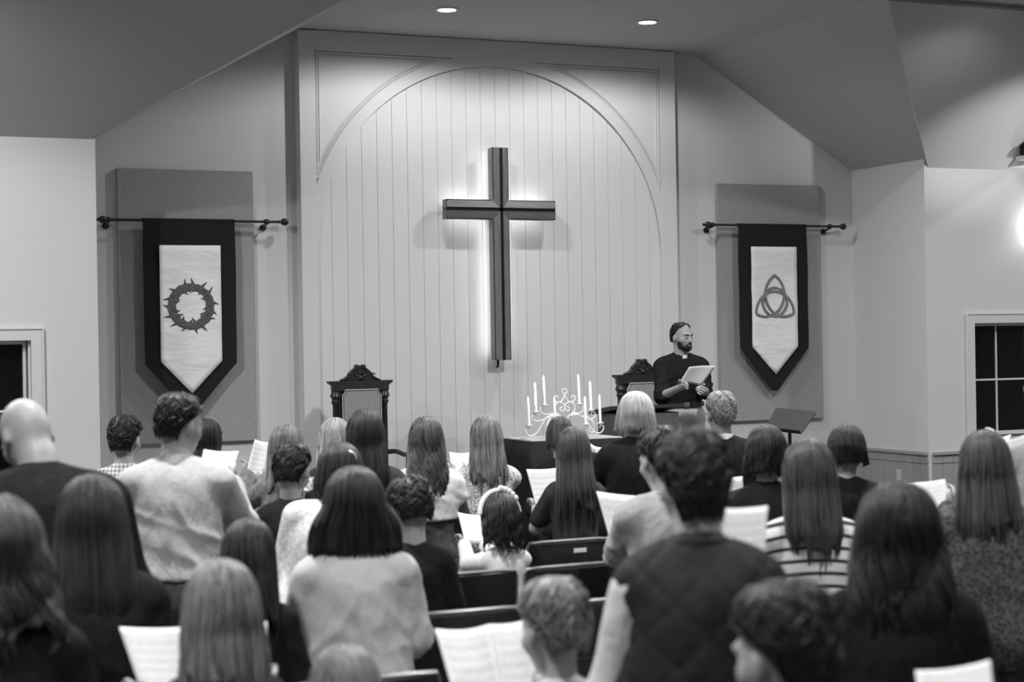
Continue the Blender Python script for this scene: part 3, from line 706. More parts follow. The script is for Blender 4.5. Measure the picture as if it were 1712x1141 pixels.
def hand_tubes(mb, wr, fwd, up, sc, curl=.9, thumb=1):
    """palm is in the body mesh; five separate bent fingers rooted in it"""
    f = fwd / np.linalg.norm(fwd); u = up - f * (up @ f); u /= np.linalg.norm(u) + 1e-9; r_ = np.cross(f, u) * thumb
    pal = wr + f * .055 * sc
    for i, (off, L) in enumerate(((.030, .068), (.010, .078), (-.010, .072), (-.029, .056))):
        b = pal + r_ * off * sc + f * .018 * sc; pts = [b - f * .02 * sc, b + f * .012 * sc]; ang = .15
        for sg, l in enumerate((.45, .33, .25)):
            ang += curl * (.35, .5, .3)[sg]; d = f * math.cos(ang) - u * math.sin(ang); pts.append(pts[-1] + d * L * l * sc)
        mb.tube(pts, [.0095 * sc, .0092 * sc, .0085 * sc, .0075 * sc, .0055 * sc], 6)
    b = wr + f * .022 * sc + r_ * .024 * sc
    mb.tube([b - r_ * .012 * sc, b + (r_ * .02 + f * .015) * sc, b + (r_ * .030 + f * .040 - u * .008) * sc, b + (r_ * .026 + f * .062 - u * .018) * sc], [.0125 * sc, .0115 * sc, .0100 * sc, .0065 * sc], 6)
def body_prims(p, female=False, child=False, face=False):
    s, wf, g, hs = p.s, p.wf, p.g, p.hs; t, h = p.t, p.h; Tm, Hm = p.T, p.H; P = []
    E = lambda c, r, k=.04, M=Tm: P.append(('e', c, tuple(np.array(r) * s), M, k * s))
    C = lambda a, b, ra, rb, k=.03: P.append(('c', a, b, ra * s, rb * s, k * s))
    E(t((0, -.005, 0)), (.165 * g, .115 * g, .14)); E(t((0, 0, .15)), (.15 * g, .105 * g, .17)); E(t((0, -.01, .30)), (.160 * wf, .115 * g, .19))
    C(t((-.125 * wf, -.012, .425)), t((.125 * wf, -.012, .425)), .056, .056)
    for sd in (-1, 1):
        C(t((0, -.02, .498)), t((sd * .13 * wf, -.012, .443)), .044, .044)
        C(p.sh[sd], p.el[sd], .052, .040); C(p.el[sd], p.wr[sd], .040, .027)
        d = p.wr[sd] - p.el[sd]; d = d / np.linalg.norm(d)
        C(p.wr[sd], p.wr[sd] + d * .075 * s, .026, .033, .015)
        C(np.array([sd * .09, -.005, .9]) * s, np.array([sd * .098, .015, .48]) * s, .082 * min(g, 1.2), .054); C(np.array([sd * .098, .015, .48]) * s, np.array([sd * .1, -.01, .09]) * s, .054, .036)
        C(np.array([sd * .1, -.02, .05]) * s, np.array([sd * .115, .15, .035]) * s, .038, .030)
        E(t((sd * .075, -.06, -.05)), (.085, .085, .09))
        if female: E(t((sd * .072, .085, .31)), (.062, .058, .062), .03)
    C(t((0, -.018, .46)), t((0, -.006, .56)), .056 if not female else .049, .053 if not female else .046)
    C(t((0, -.006, .55)), h((0, -.03, .10)), .053 if not female else .047, .055)
    EH = lambda c, r, k=.02: P.append(('e', h(c), tuple(np.array(r) * hs), Hm, k))
    EH((0, -.012, .138), (.0745, .095, .098), .03); EH((0, .03, .075), (.057, .068, .075), .03); EH((0, .072, .018), (.024, .02, .02), .02)
    EH((0, .078, .135), (.055, .018, .016), .015); P.append(('c', h((0, .09, .118)), h((0, .112, .078)), .009 * hs, .0135 * hs, .012))
    for sd in (-1, 1):
        EH((sd * .079, -.008, .098), (.010, .020, .031), .008); EH((sd * .045, .055, .085), (.022, .025, .022), .02)
        if face:
            P.append(('-e', h((sd * .031, .098, .112)), (.017 * hs, .011 * hs, .011 * hs), Hm, .008)); EH((sd * .031, .080, .111), (.0145, .0125, .0115), .002)
            EH((sd * .012, .098, .076), (.008, .009, .007), .006)
    if face: EH((0, .094, .049), (.024, .010, .0055), .004); EH((0, .091, .038), (.020, .011, .006), .004)
    else: EH((0, .092, .046), (.022, .009, .009), .006)
    return P
def top_prims(p, off, sleeve=1.0, hem=-.10, female=False, loose=0.0, arms=True):
    s, wf, g = p.s, p.wf, p.g; t = p.t; Tm = p.T; P = []
    E = lambda c, r, k=.05: P.append(('e', c, tuple(np.array(r) * s + off), Tm, k * s))
    C = lambda a, b, ra, rb, k=.035: P.append(('c', a, b, ra * s + off, rb * s + off, k * s))
    E(t((0, -.005, 0)), (.165 * g + loose, .118 * g + loose, .16)); E(t((0, -.005, .15)), (.152 * g + loose, .108 * g + loose, .2)); E(t((0, -.01, .30)), (.160 * wf, .117 * g, .19))
    wa = .125 if arms else .10; C(t((-wa * wf, -.012, .425)), t((wa * wf, -.012, .425)), .055, .055)
    E(t((0, -.05, .36)), (.125 * wf, .07, .12))
    for sd in (-1, 1):
        C(t((sd * .03, -.02, .488)), t((sd * .13 * wf, -.012, .442)), .042, .044)
        E(t((sd * .075, -.055, -.05)), (.085, .08, .10))
        if female: E(t((sd * .072, .085, .31)), (.062, .058, .062), .03)
        if arms:
            C(p.sh[sd], p.el[sd] if sleeve > .5 else p.sh[sd] + (p.el[sd] - p.sh[sd]) * sleeve * 2, .054, .044 if sleeve > .5 else .052)
            if sleeve > .5: C(p.el[sd], p.el[sd] + (p.wr[sd] - p.el[sd]) * min(1, (sleeve - .5) * 2) * .97, .044, .034)
        else: C(t((sd * .10 * wf, -.01, .41)), p.sh[sd], .045, .032)
    return P, hem
def cut_below(G, ax, z):
    G[:] = np.maximum(G, (z - ax[2])[None, None, :].astype(np.float32))
# ---- hair
def hair_envelope(p, levels, A, L, top_t, fall=(.12, .26), side=0, yawmix=.6, hang=None):
    """returns f(dz, theta, rmul) -> points; levels: (dz, rx, ry, cy); A: (dz, half opening in degrees); theta 0 = straight back"""
    lv = np.array(levels, float); Aa = np.array(A, float); H = p.H; Yw = None
    hs = p.hs; top = .236 * hs + top_t
    yaw = math.atan2(-H[0, 1], H[1, 1]); Ru = rz(yaw * yawmix)
    # the hanging part starts below the back of the skull and keeps its own depth
    hc = p.h((0, -.012, .138)); tz = hc[2] + .098 * hs + top_t
    def f(dz, th, mul=1.0):
        dz = np.asarray(dz); Am = np.radians(np.interp(dz, Aa[:, 0], Aa[:, 1])); t2 = np.clip(th, -Am, Am)
        rx_ = np.interp(dz, lv[:, 0], lv[:, 1]) * mul; ry_ = np.interp(dz, lv[:, 0], lv[:, 2]) * mul; cy = np.interp(dz, lv[:, 0], lv[:, 3])
        x = rx_ * np.sin(t2); y = cy - ry_ * np.cos(t2)
        q = np.stack([x, y, (top - dz)], -1) @ H.T + p.N
        u = np.stack([x, y + .012, -dz], -1) @ Ru.T + np.array([hc[0], hc[1], tz])
        w_ = np.clip((dz - fall[0]) / (fall[1] - fall[0]), 0, 1); w_ = (w_ * w_ * (3 - 2 * w_))[..., None]
        out = q * (1 - w_) + u * w_
        if hang is not None: out = hang(out, dz, w_)
        return out
    return f
def tubes(Pts, rad, seg=3):
    """Pts (n,K,3), rad (n,K): many strands as one array mesh"""
    n, K, _ = Pts.shape; T = np.gradient(Pts, axis=1); T /= np.linalg.norm(T, axis=2)[..., None] + 1e-9
    ref = np.broadcast_to(np.array([.31, .22, .92]), T.shape); U = np.cross(T, ref); U /= np.linalg.norm(U, axis=2)[..., None] + 1e-9; W_ = np.cross(T, U)
    a = 2 * math.pi * np.arange(seg) / seg
    V = Pts[:, :, None, :] + rad[:, :, None, None] * (np.cos(a)[None, None, :, None] * U[:, :, None, :] + np.sin(a)[None, None, :, None] * W_[:, :, None, :])
    base = (np.arange(n)[:, None, None] * K + np.arange(K - 1)[None, :, None]) * seg; k = np.arange(seg)[None, None, :]; k2 = (k + 1) % seg
    F = np.stack([base + k, base + k2, base + seg + k2, base + seg + k], -1).reshape(-1, 4)
    return V.reshape(-1, 3), F
SHORT = [(0, .006, .006, -.005), (.004, .032, .042, -.01), (.014, .054, .070, -.012), (.035, .072, .093, -.014), (.065, .083, .106, -.015), (.095, .0875, .110, -.015), (.13, .086, .107, -.018), (.16, .079, .098, -.022), (.19, .069, .084, -.026), (.215, .060, .071, -.024), (.235, .055, .062, -.022)]
A_SHORT = [(0, 180), (.05, 180), (.07, 140), (.085, 108), (.115, 92), (.13, 80), (.16, 72), (.235, 62)]
def make_hair(p, style, m, root, seed=0, W=1.0, L=.5, w1=1.0, w2=.9, n=240, rs=.0042, wave=0, wfreq=30, part=0, Af=None, top_t=.014, back=-.115, depth=.055, frizz=1.0):
    rng = np.random.default_rng(seed); hs = p.hs
    if style in ('short', 'curlyshort', 'bald_top'):
        lv = [(a * hs, b * hs * W, c * hs * W, d * hs) for a, b, c, d in SHORT]; A = Af or A_SHORT; A = [(a * hs, b) for a, b in A]; dend = L * hs
        f = hair_envelope(p, lv, A, dend, top_t, fall=(9, 10))
    else:
        e = .0 ; lv = [(a * hs, b * hs * W, c * hs * (1 + (W - 1) * .7), d * hs) for a, b, c, d in ((0, .006, .006, -.005), (.004, .024, .036, -.01), (.014, .043, .064, -.012), (.035, .063, .089, -.014), (.065, .0775, .104, -.015), (.095, .085, .109, -.015), (.13, .0885, .108, -.018))]
        b0 = lv[-1][1]
        if style == 'bob':
            lv += [(.17 * hs, b0 * (1 + (w1 - 1) * .5), .106 * hs, -.024), (.21 * hs, b0 * w1, .100 * hs, -.03), (L * .85, b0 * (w1 + w2) / 2 * 1.0, .092, -.04), (L, b0 * w2, .08, -.045), (L * 1.3, b0 * w2 * .95, .07, -.05)]
            A = Af or [(0, 180), (.05, 180), (.075, 135), (.1, 118), (.3, 112), (1, 112)]
        else:
            lv += [(.18 * hs, b0 * (1 + (w1 - 1) * .3), .098 * hs, -.03), (.25, b0 * (1 + (w1 - 1) * .7), .082, (back - .04) / 2), (.33, b0 * w1, depth * 1.15, back), (.33 + (L - .33) * .6, b0 * (w1 * .55 + w2 * .45), depth, back - .005), (L, b0 * w2, depth * .85, back - .005), (L * 1.25, b0 * w2 * .8, depth * .8, back)]
            A = Af or [(0, 180), (.05, 180), (.075, 135), (.1, 118), (.25, 112), (.35, 100), (1.2, 95)]
        dend = L; f = hair_envelope(p, lv, A, dend, top_t)
    # under-mass, closed and slightly inside the strands
    nt, nz = 36, 26; dz = np.concatenate([np.linspace(0, .06, 8)[:-1], np.linspace(.06, dend * .96, nz - 7)]); th = np.linspace(-math.pi, math.pi, nt)
    DZ, TH = np.meshgrid(dz, th, indexing='ij')
    if style in ('long', 'bob'):
        rag = vnoise(np.stack([TH * 2.6, TH * 0 + seed * 3.3, TH * 0], -1).reshape(-1, 3), seed).reshape(TH.shape) * .5 + .5
        DZ = DZ * (1 - (.34 if style == 'long' else .10) * rag * (DZ / dend) ** 2)
    edge = np.clip((np.abs(TH) / np.radians(np.interp(DZ, np.array(A)[:, 0], np.array(A)[:, 1])) - .72) / .28, 0, 1)
    Vo = f(DZ, TH, .968 - (.075 if style in ('short', 'curlyshort', 'bald_top') else .03) * edge ** 2 * (DZ > .05)); Vi = f(DZ + .004, TH, .80)
    cr_ = 1 - .10 * (vnoise(np.stack([TH.ravel() * 3.2, DZ.ravel() * 6, np.zeros(TH.size)], 1), seed).reshape(TH.shape) * .5 + .5)
    V = np.concatenate([Vo.reshape(-1, 3), Vi.reshape(-1, 3)]); nn = nz * nt; F = []
    nz = len(dz); nn = nz * nt; i, j = np.meshgrid(np.arange(nz - 1), np.arange(nt - 1), indexing='ij'); a = (i * nt + j).ravel()
    F.append(np.stack([a, a + 1, a + nt + 1, a + nt], 1)); F.append(np.stack([a, a + nt, a + nt + 1, a + 1], 1) + nn)
    j = np.arange(nt - 1); b_ = (nz - 1) * nt + j; F.append(np.stack([b_, b_ + 1, b_ + 1 + nn, b_ + nn], 1))
    i = np.arange(nz - 1); c0 = i * nt; c1 = i * nt + nt - 1
    F.append(np.stack([c0, c0 + nt, c0 + nt + nn, c0 + nn], 1)); F.append(np.stack([c1, c1 + nn, c1 + nt + nn, c1 + nt], 1))
    F = np.concatenate(F)
    # strands
    K = 9 if style in ('short', 'curlyshort', 'bald_top') else 16
    if K == 9:
        d0 = rng.uniform(0, 1, n) ** .7 * dend * .92; ln = rng.uniform(.022, .05, n) * (1 if style != 'curlyshort' else .9); u = np.linspace(0, 1, K)
        D = np.minimum(d0[:, None] + ln[:, None] * u[None, :], dend * rng.uniform(.96, 1.03, n)[:, None])
        th0 = rng.uniform(-math.pi, math.pi, n); TH = th0[:, None] + rng.uniform(-.5, .5, n)[:, None] * u
        Am = np.radians(np.interp(d0, np.array(A)[:, 0], np.array(A)[:, 1])); TH = np.clip(TH, -Am[:, None], Am[:, None]) * 1.0
        lift = rng.uniform(-.01, .035, n)[:, None] * frizz * np.sin(u * 2.2)
        if wave: TH = TH + wave * 12 * np.sin(wfreq * D + rng.uniform(0, 6, n)[:, None]); lift = lift + wave * 3 * np.cos(wfreq * D + rng.uniform(0, 6, n)[:, None])
        edge = np.clip((np.abs(th0) / Am - .72) / .28, 0, 1) * (d0 > .05); MU = .985 + lift - (.07 * edge ** 2)[:, None]
        rad = rs * (1 - .75 * u[None, :] ** 2) * rng.uniform(.7, 1.2, n)[:, None]
    else:
        th0 = (np.arange(n) + rng.uniform(0, 1, n)) / n * 2 * math.pi - math.pi; rng.shuffle(th0)
        st = rng.uniform(0, .035, n) ; st[::3] = rng.uniform(.03, .12, len(st[::3])); en = dend * rng.uniform(.82, 1.06, n); u = np.linspace(0, 1, K) ** 1.35
        D = st[:, None] + (en - st)[:, None] * u[None, :]
        if style == 'bob': D = np.minimum(D, dend * rng.uniform(.95, 1.02, n)[:, None])
        TH = th0[:, None] + rng.normal(0, .10, n)[:, None] * u
        Am = np.radians(np.interp(D, np.array(A)[:, 0], np.array(A)[:, 1])); over = np.abs(TH) > Am
        TH = np.where(over, np.sign(TH) * (Am - rng.uniform(0, .22, n)[:, None]), TH)
        MU = .975 + rng.normal(0, .022, n)[:, None] * (.3 + u) + 0 * D
        ncl = max(8, n // 9); cc = np.sort(rng.uniform(-math.pi, math.pi, ncl)); ci = np.argmin(np.abs(th0[:, None] - cc[None, :]), 1)
        pull = np.clip((D - .16) / max(dend - .16, .05), 0, 1) ** 1.5 * (.62 if style == 'long' else .3)
        TH = TH + (np.clip(cc[ci][:, None], -Am, Am) - TH) * pull; TH = TH + .045 * np.sin(9 * D + rng.uniform(0, 6, ncl)[ci][:, None]) * np.clip(D / .2, 0, 1)
        if style == 'long': clen = rng.uniform(.74, 1.06, ncl)[ci][:, None]; D = D * (1 - (1 - clen) * u)
        MU = MU + rng.normal(0, .030, ncl)[ci][:, None] * np.clip((D - .1) / .2, 0, 1)
        MU = MU + .035 * vnoise(np.stack([np.sin(TH) * 2.2 + seed, np.cos(TH) * 2.2, D * 7], -1).reshape(-1, 3), seed + 5).reshape(D.shape) * np.clip((D - .02) / .1, 0, 1)
        fly = rng.random(n) < .06; MU = MU + (fly * rng.uniform(.01, .06, n))[:, None] * u
        if wave:
            ph = (th0 * 3)[:, None] + rng.normal(0, .5, n)[:, None]; amp = wave * np.clip((D - .08) / .12, 0, 1)
            TH = TH + amp * 6 * np.sin(wfreq * D + ph); MU = MU + amp * 3.2 * np.cos(wfreq * D + ph)
        rad = rs * (1 - .8 * u[None, :] ** 3) * rng.uniform(.6, 1.25, n)[:, None]
    Pts = f(D, TH, MU)
    Vs, Fs = tubes(Pts, rad)
    V = np.concatenate([V, Vs]); F = np.concatenate([F, Fs + 2 * nn])
    me = mesh_np('hair', V, F); return link('hair', me, m, root, True)
# ---- clothing materials
def m_striped():
    m = mat('striped knit', .6, .85, spec=.1, bump=.2, bscale=220, bdist=.002)
    if 'stripe' in MATS: return m
    MATS['stripe'] = m; nt, b = nodes_of(m); tc = nt.nodes.new('ShaderNodeTexCoord'); sp = nt.nodes.new('ShaderNodeSeparateXYZ'); nt.links.new(tc.outputs['Object'], sp.inputs[0])
    x2 = math_node(nt, 'MULTIPLY', math_node(nt, 'POWER', math_node(nt, 'ABSOLUTE', sp.outputs[0]), 2.0), .9)
    zz = math_node(nt, 'ADD', sp.outputs[2], x2); fr = math_node(nt, 'FRACT', math_node(nt, 'MULTIPLY', zz, 1 / .046)); st = math_node(nt, 'LESS_THAN', fr, .30)
    nt.links.new(mix_val(nt, st, .62, .03), b.inputs['Base Color']); return m
def m_leopard():
    if 'leopard' in MATS: return MATS['leopard']
    m = mat('leopard', .5, .8, spec=.1); nt, b = nodes_of(m); tc = nt.nodes.new('ShaderNodeTexCoord'); mp = nt.nodes.new('ShaderNodeMapping'); mp.inputs['Scale'].default_value = (27, 27, 21); nt.links.new(tc.outputs['Object'], mp.inputs[0])
    v = nt.nodes.new('ShaderNodeTexVoronoi'); nt.links.new(mp.outputs[0], v.inputs['Vector']); n = nt.nodes.new('ShaderNodeTexNoise'); n.inputs['Scale'].default_value = 2.0; nt.links.new(mp.outputs[0], n.inputs['Vector'])
    d = math_node(nt, 'ADD', v.outputs['Distance'], math_node(nt, 'MULTIPLY', n.outputs['Fac'], .35)); st = math_node(nt, 'LESS_THAN', d, .56)
    nt.links.new(mix_val(nt, st, .55, .03), b.inputs['Base Color']); return m
def m_plaid():
    if 'plaid' in MATS: return MATS['plaid']
    m = mat('plaid', .4, .85, spec=.1); nt, b = nodes_of(m); tc = nt.nodes.new('ShaderNodeTexCoord'); sp = nt.nodes.new('ShaderNodeSeparateXYZ'); nt.links.new(tc.outputs['Object'], sp.inputs[0])
    f = [math_node(nt, 'LESS_THAN', math_node(nt, 'FRACT', math_node(nt, 'MULTIPLY', sp.outputs[i], 1 / .022)), .4) for i in (0, 2)]
    nt.links.new(mix_val(nt, math_node(nt, 'MULTIPLY', math_node(nt, 'ADD', f[0], f[1]), .5), .5, .1), b.inputs['Base Color']); return m
def m_tweed(name, lo, hi, sc):
    if name in MATS: return MATS[name]
    m = mat(name, lo, .9, spec=.08, bump=.5, bscale=sc, bdist=.006); nt, b = nodes_of(m); tc = nt.nodes.new('ShaderNodeTexCoord')
    v = nt.nodes.new('ShaderNodeTexVoronoi'); v.inputs['Scale'].default_value = sc; nt.links.new(tc.outputs['Object'], v.inputs['Vector']); nt.links.new(mix_val(nt, v.outputs['Distance'], lo, hi), b.inputs['Base Color']); return m
M_skin = mat('skin', .30, .5, spec=.3, bump=.06, bscale=180, bdist=.002, var=.06, vscale=30)
M_skin.node_tree.nodes['Principled BSDF'].inputs['Subsurface Weight'].default_value = .08
M_skin.node_tree.nodes['Principled BSDF'].inputs['Subsurface Radius'].default_value = (.01, .01, .01)
M_skind = mat('tanned skin', .14, .5, spec=.3)
M_denim = cloth('denim', .09, .8, 300, .4, .25); M_darkt = cloth('dark trousers', .03); M_khaki = cloth('khaki trousers', .40, .8); M_shoe = mat('black leather', .02, .35, spec=.5); M_lip = mat('lips', .2, .5); M_eye = mat('dark iris', .03, .2)
PEOPLE = {}
VIEW = 24.1
def person(key, px, top, Z, label, ty=-8, hy=0, nod=15, lean=3, wf=1.0, g=1.0, hs=1.0, tilt=0, lat=0, female=False, face=False, skin=None,
           hair=None, tops=(), trousers=None, hands=None, res=.0125, top_t=None, scale_s=None, group=None, shift=0.0):
    """px, top: where the top of the head shows; Z: metres along the view axis; ty: turn of the body away from the line of sight (+ = to the right)"""
    P0 = at(px, top, Z); ray = math.degrees(math.atan((px - 856) / FPX)); rot = -R(VIEW + ray + ty)
    ht = (hair or {}).get('top_t', .012) if top_t is None else top_t
    # scale: the neck pivot plus the head must reach the seen height
    hp = Pose(1.0, wf, g, lean, nod, hy, hs, tilt, lat); zN = hp.N[2]; off = (hp.H @ (np.array((0, -.012, .138)) * hs))[2] + .098 * hs + ht
    s = scale_s or (P0[2] - off) / zN
    p = Pose(s, wf, g, lean, nod, hy, hs, tilt, lat); hc = p.h((0, -.012, .138)); Rm = rz(rot)
    base = np.array([P0[0], P0[1], 0]) - Rm @ np.array([hc[0], hc[1], 0]) + shift * np.array([RR[0], RR[1], 0]); base[2] = P0[2] - s * zN - off if scale_s else 0
    wl = wr = None
    if hands is not None:
        wl, wr = [None if q is None else Rm.T @ (np.array(q) - base) for q in hands]
        p = Pose(s, wf, g, lean, nod, hy, hs, tilt, lat, wl, wr)
    root = empty('person', tuple(base), rot); tag(root, label, 'person', group)
    G, lo, ax = sdf_grid(body_prims(p, female, False, face), res); V, F = surface_net(G, lo, res)
    mb = MB()
    for sd in (-1, 1):
        d = p.wr[sd] - p.el[sd]; hand_tubes(mb, p.wr[sd], d, np.array([-sd * .9, -.1, .5]), s * 1.0, 1.0, sd)
    hv = np.array(mb.v); V2 = np.concatenate([V, hv]); me = bpy.data.meshes.new('body')
    hf = [tuple(i + len(V) for i in f) for f in mb.f]
    me.from_pydata(V2.tolist(), [], [tuple(f) for f in F.tolist()] + hf); me.update(); link('body', me, skin or M_skin, root, True)
    # trousers
    tr = []; sg_ = min(g, 1.2)
    for sd in (-1, 1):
        tr += [('c', np.array([sd * .09, -.005, .93]) * s, np.array([sd * .1, .012, .48]) * s, (.088 * sg_ + .012) * s, .072 * s, .03), ('c', np.array([sd * .1, .012, .48]) * s, np.array([sd * .1, -.012, .07]) * s, .072 * s, .058 * s, .02),
               ('e', p.t((sd * .075, -.06, -.05)), tuple(np.array((.09, .085, .095)) * s + .008), p.T, .04)]
    tr += [('e', p.t((0, -.005, .02)), tuple(np.array((.165 * g, .115 * g, .12)) * s + .010), p.T, .04)]
    Gt, lt, axt = sdf_grid(tr, .016); cut_below(Gt, axt, .05 * s); Vt, Ft = surface_net(Gt, lt, .016)
    link('trousers', mesh_np('trousers', Vt, Ft), trousers or M_darkt, root, True)
    for sd in (-1, 1):
        b = MB(); c = np.array([sd * .105, .045, 0]) * s
        rows = [(0, 1.0), (.012, 1.04), (.03, 1.0), (.055, .85), (.085, .55)]; n_ = 16; Vv = []; Ff = []
        for zz, k in rows:
            for i in range(n_):
                a = 2 * math.pi * i / n_; yy = math.sin(a); ext = .15 if yy > 0 else .105
                sh_ = -.045 if k < .7 else 0
                Vv.append((c[0] + .046 * s * k * math.cos(a), c[1] + (ext * k * yy + (sh_ if yy > 0 else sh_ * .4)) * s, zz * s))
        for r_ in range(len(rows) - 1):
            for i in range(n_): j = (i + 1) % n_; Ff.append((r_ * n_ + i, r_ * n_ + j, (r_ + 1) * n_ + j, (r_ + 1) * n_ + i))
        Ff.append(tuple(range(n_ - 1, -1, -1))); Ff.append(tuple((len(rows) - 1) * n_ + i for i in range(n_)))
        b.add(Vv, Ff).build('shoe', M_shoe, root, smooth=True)
    # tops, inner first
    for k, tp_ in enumerate(tops):
        nm, m = tp_['name'], tp_['m']; off_ = tp_.get('off', .014)
        pr, hem = top_prims(p, off_, tp_.get('sleeve', 1.0), tp_.get('hem', -.13), female, tp_.get('loose', 0.0), tp_.get('arms', True))
        if tp_.get('collar'):
            pr.append(('c', p.t((0, -.022, .475)), p.t((0, -.018, .475 + tp_['collar'])), .066 * s, .060 * s, .02))
        Gc, lc, axc = sdf_grid(pr, tp_.get('res', res)); cut_below(Gc, axc, p.t((0, 0, hem))[2])
        Vc, Fc = surface_net(Gc, lc, tp_.get('res', res)); Nn = vnormals(Vc, Fc); fa = tp_.get('fold', .006); sd_ = len(PEOPLE) * 7 + k
        q = Vc / s; n1 = vnoise(q * (10, 10, 4) + (q[:, 2:3] * 5 * np.sign(q[:, 0:1])) * np.array([[1, 0, 0]]), sd_); n2 = vnoise(q * (5, 5, 17) + q[:, 0:1] * np.array([[0, 0, 6]]), sd_ + 3); zh = p.t((0, 0, hem))[2] / s
        rid = (1 - np.abs(n1) * 1.6) ** 2 - .4; lower = np.clip(1.15 - np.abs(q[:, 2] - 1.12) * 2.0, .3, 1.1); low2 = np.exp(-((q[:, 2] - zh - .12) / .16) ** 2)
        Vc = Vc + Nn * (fa * (rid * lower + low2 * ((1 - np.abs(n2) * 2) - .3) * .9 + .25 * n2))[:, None]
        if tp_.get('quilt'):
            qx, qz = q[:, 0] * 1.0, q[:, 2]; d1 = np.abs(((qx + qz) / .15) % 1 - .5) * 2; d2 = np.abs(((qx - qz) / .15) % 1 - .5) * 2
            gr = np.minimum(d1, d2); Vc = Vc - Nn * (.005 * np.exp(-(gr / .10) ** 2))[:, None]
        link(nm, mesh_np(nm, Vc, Fc), m, root, True)
    if hair:
        hk = dict(hair); st = hk.pop('style'); hm = hk.pop('m'); make_hair(p, st, hm, root, seed=len(PEOPLE) + 11, **hk)
    PEOPLE[key] = (root, p, base, Rm)
    return root, p
def ring_collar(root, p, m, zc=.505, h=.045, r=.066, name='collar', tilt=.25, flare=0.006):
    n = 28; V = []; F = []
    for lay, (dr, dz) in enumerate(((0, 0), (flare + .004, 0), (.004, h), (-.004, h))):
        for i in range(n):
            a = 2 * math.pi * i / n; x = (r + dr) * math.cos(a) * .98; y = (r + dr) * math.sin(a) * .95 - .022; z = zc + dz * (1 - .45 * max(0, math.sin(a))) - tilt * (y + .02) * .5
            V.append(p.t((x, y, z)))
    order = [0, 1, 2, 3]
    for l in range(4):
        A_, B_ = order[l] * n, order[(l + 1) % 4] * n
        for i in range(n): j = (i + 1) % n; F.append((A_ + i, A_ + j, B_ + j, B_ + i))
    return MB().add(V, F).build(name, m, root, smooth=True)
# ---- song sheets
def m_sheet():
    if 'song sheet' in MATS: return MATS['song sheet']
    m = mat('song sheet', .64, .7, spec=.15); nt, b = nodes_of(m); tc = nt.nodes.new('ShaderNodeTexCoord'); sp = nt.nodes.new('ShaderNodeSeparateXYZ'); nt.links.new(tc.outputs['UV'], sp.inputs[0])
    u, v = sp.outputs[0], sp.outputs[1]
    row = math_node(nt, 'FRACT', math_node(nt, 'MULTIPLY', v, 7.0)); stave = math_node(nt, 'LESS_THAN', math_node(nt, 'FRACT', math_node(nt, 'MULTIPLY', row, 9.0)), .25)
    inst = math_node(nt, 'MULTIPLY', math_node(nt, 'GREATER_THAN', row, .12), math_node(nt, 'LESS_THAN', row, .62)); ln = math_node(nt, 'MULTIPLY', stave, inst)
    n = nt.nodes.new('ShaderNodeTexNoise'); mp = nt.nodes.new('ShaderNodeMapping'); mp.inputs['Scale'].default_value = (60, 40, 1); nt.links.new(tc.outputs['UV'], mp.inputs[0]); nt.links.new(mp.outputs[0], n.inputs['Vector']); n.inputs['Scale'].default_value = 1
    note = math_node(nt, 'MULTIPLY', math_node(nt, 'GREATER_THAN', n.outputs['Fac'], .62), math_node(nt, 'LESS_THAN', row, .85))
    mg = math_node(nt, 'MULTIPLY', math_node(nt, 'MULTIPLY', math_node(nt, 'GREATER_THAN', u, .08), math_node(nt, 'LESS_THAN', u, .92)), math_node(nt, 'MULTIPLY', math_node(nt, 'GREATER_THAN', v, .05), math_node(nt, 'LESS_THAN', v, .93)))
    ink = math_node(nt, 'MULTIPLY', math_node(nt, 'MINIMUM', math_node(nt, 'ADD', math_node(nt, 'MULTIPLY', ln, .45), math_node(nt, 'MULTIPLY', note, .8)), .85), mg)
    nt.links.new(mix_val(nt, ink, .64, .10), b.inputs['Base Color']); return m
def sheet(corners, label, pages=1, name='song_sheet', bow=.012, m=None, sag=0):
    """corners: four room points TL,TR,BR,BL of the page; a sheet of paper 2 mm thick, gently curved, printed on both sides"""
    TL, TR, BR, BL = [np.array(c, float) for c in corners]; c0 = (BL + BR) / 2
    nrm = np.cross(TR - TL, BL - TL); nrm /= np.linalg.norm(nrm); root = empty(name, tuple(c0)); tag(root, label, 'sheet music' if 'book' not in name else 'booklet', 'song sheets held by the congregation')
    for pg in range(pages):
        nu, nv = 8, 8; V = []; UV = []; F = []
        for side in (0, 1):
            for j in range(nv + 1):
                for i in range(nu + 1):
                    u = (pg + i / nu) / pages; v = j / nv; q = BL + (BR - BL) * u + (TL - BL) * v + (TR - TL - BR + BL) * u * v
                    w_ = math.sin(math.pi * (i / nu)) * bow + (math.sin(math.pi * u) * bow if pages == 2 else 0) - sag * v * v * (.5 + .5 * math.sin(3 * u + 1))
                    V.append(q - c0 + nrm * (w_ + (side - .5) * .002)); UV.append((i / nu, v))
        o_ = (nu + 1) * (nv + 1)
        for j in range(nv):
            for i in range(nu):
                a = j * (nu + 1) + i; F.append((a, a + 1, a + nu + 2, a + nu + 1)); F.append((o_ + a, o_ + a + nu + 1, o_ + a + nu + 2, o_ + a + 1))
        per = [i for i in range(nu)] + [nu + j * (nu + 1) for j in range(nv)] + [nv * (nu + 1) + i for i in range(nu, 0, -1)] + [j * (nu + 1) for j in range(nv, 0, -1)]
        for k in range(len(per)): a, b_ = per[k], per[(k + 1) % len(per)]; F.append((a, o_ + a, o_ + b_, b_))
        me = bpy.data.meshes.new('page'); me.from_pydata([tuple(v) for v in V], [], F); uvl = me.uv_layers.new(name='UVMap')
        for l in me.loops: uvl.data[l.index].uv = UV[l.vertex_index]
        link('page', me, m or m_sheet(), root, True)
    return root
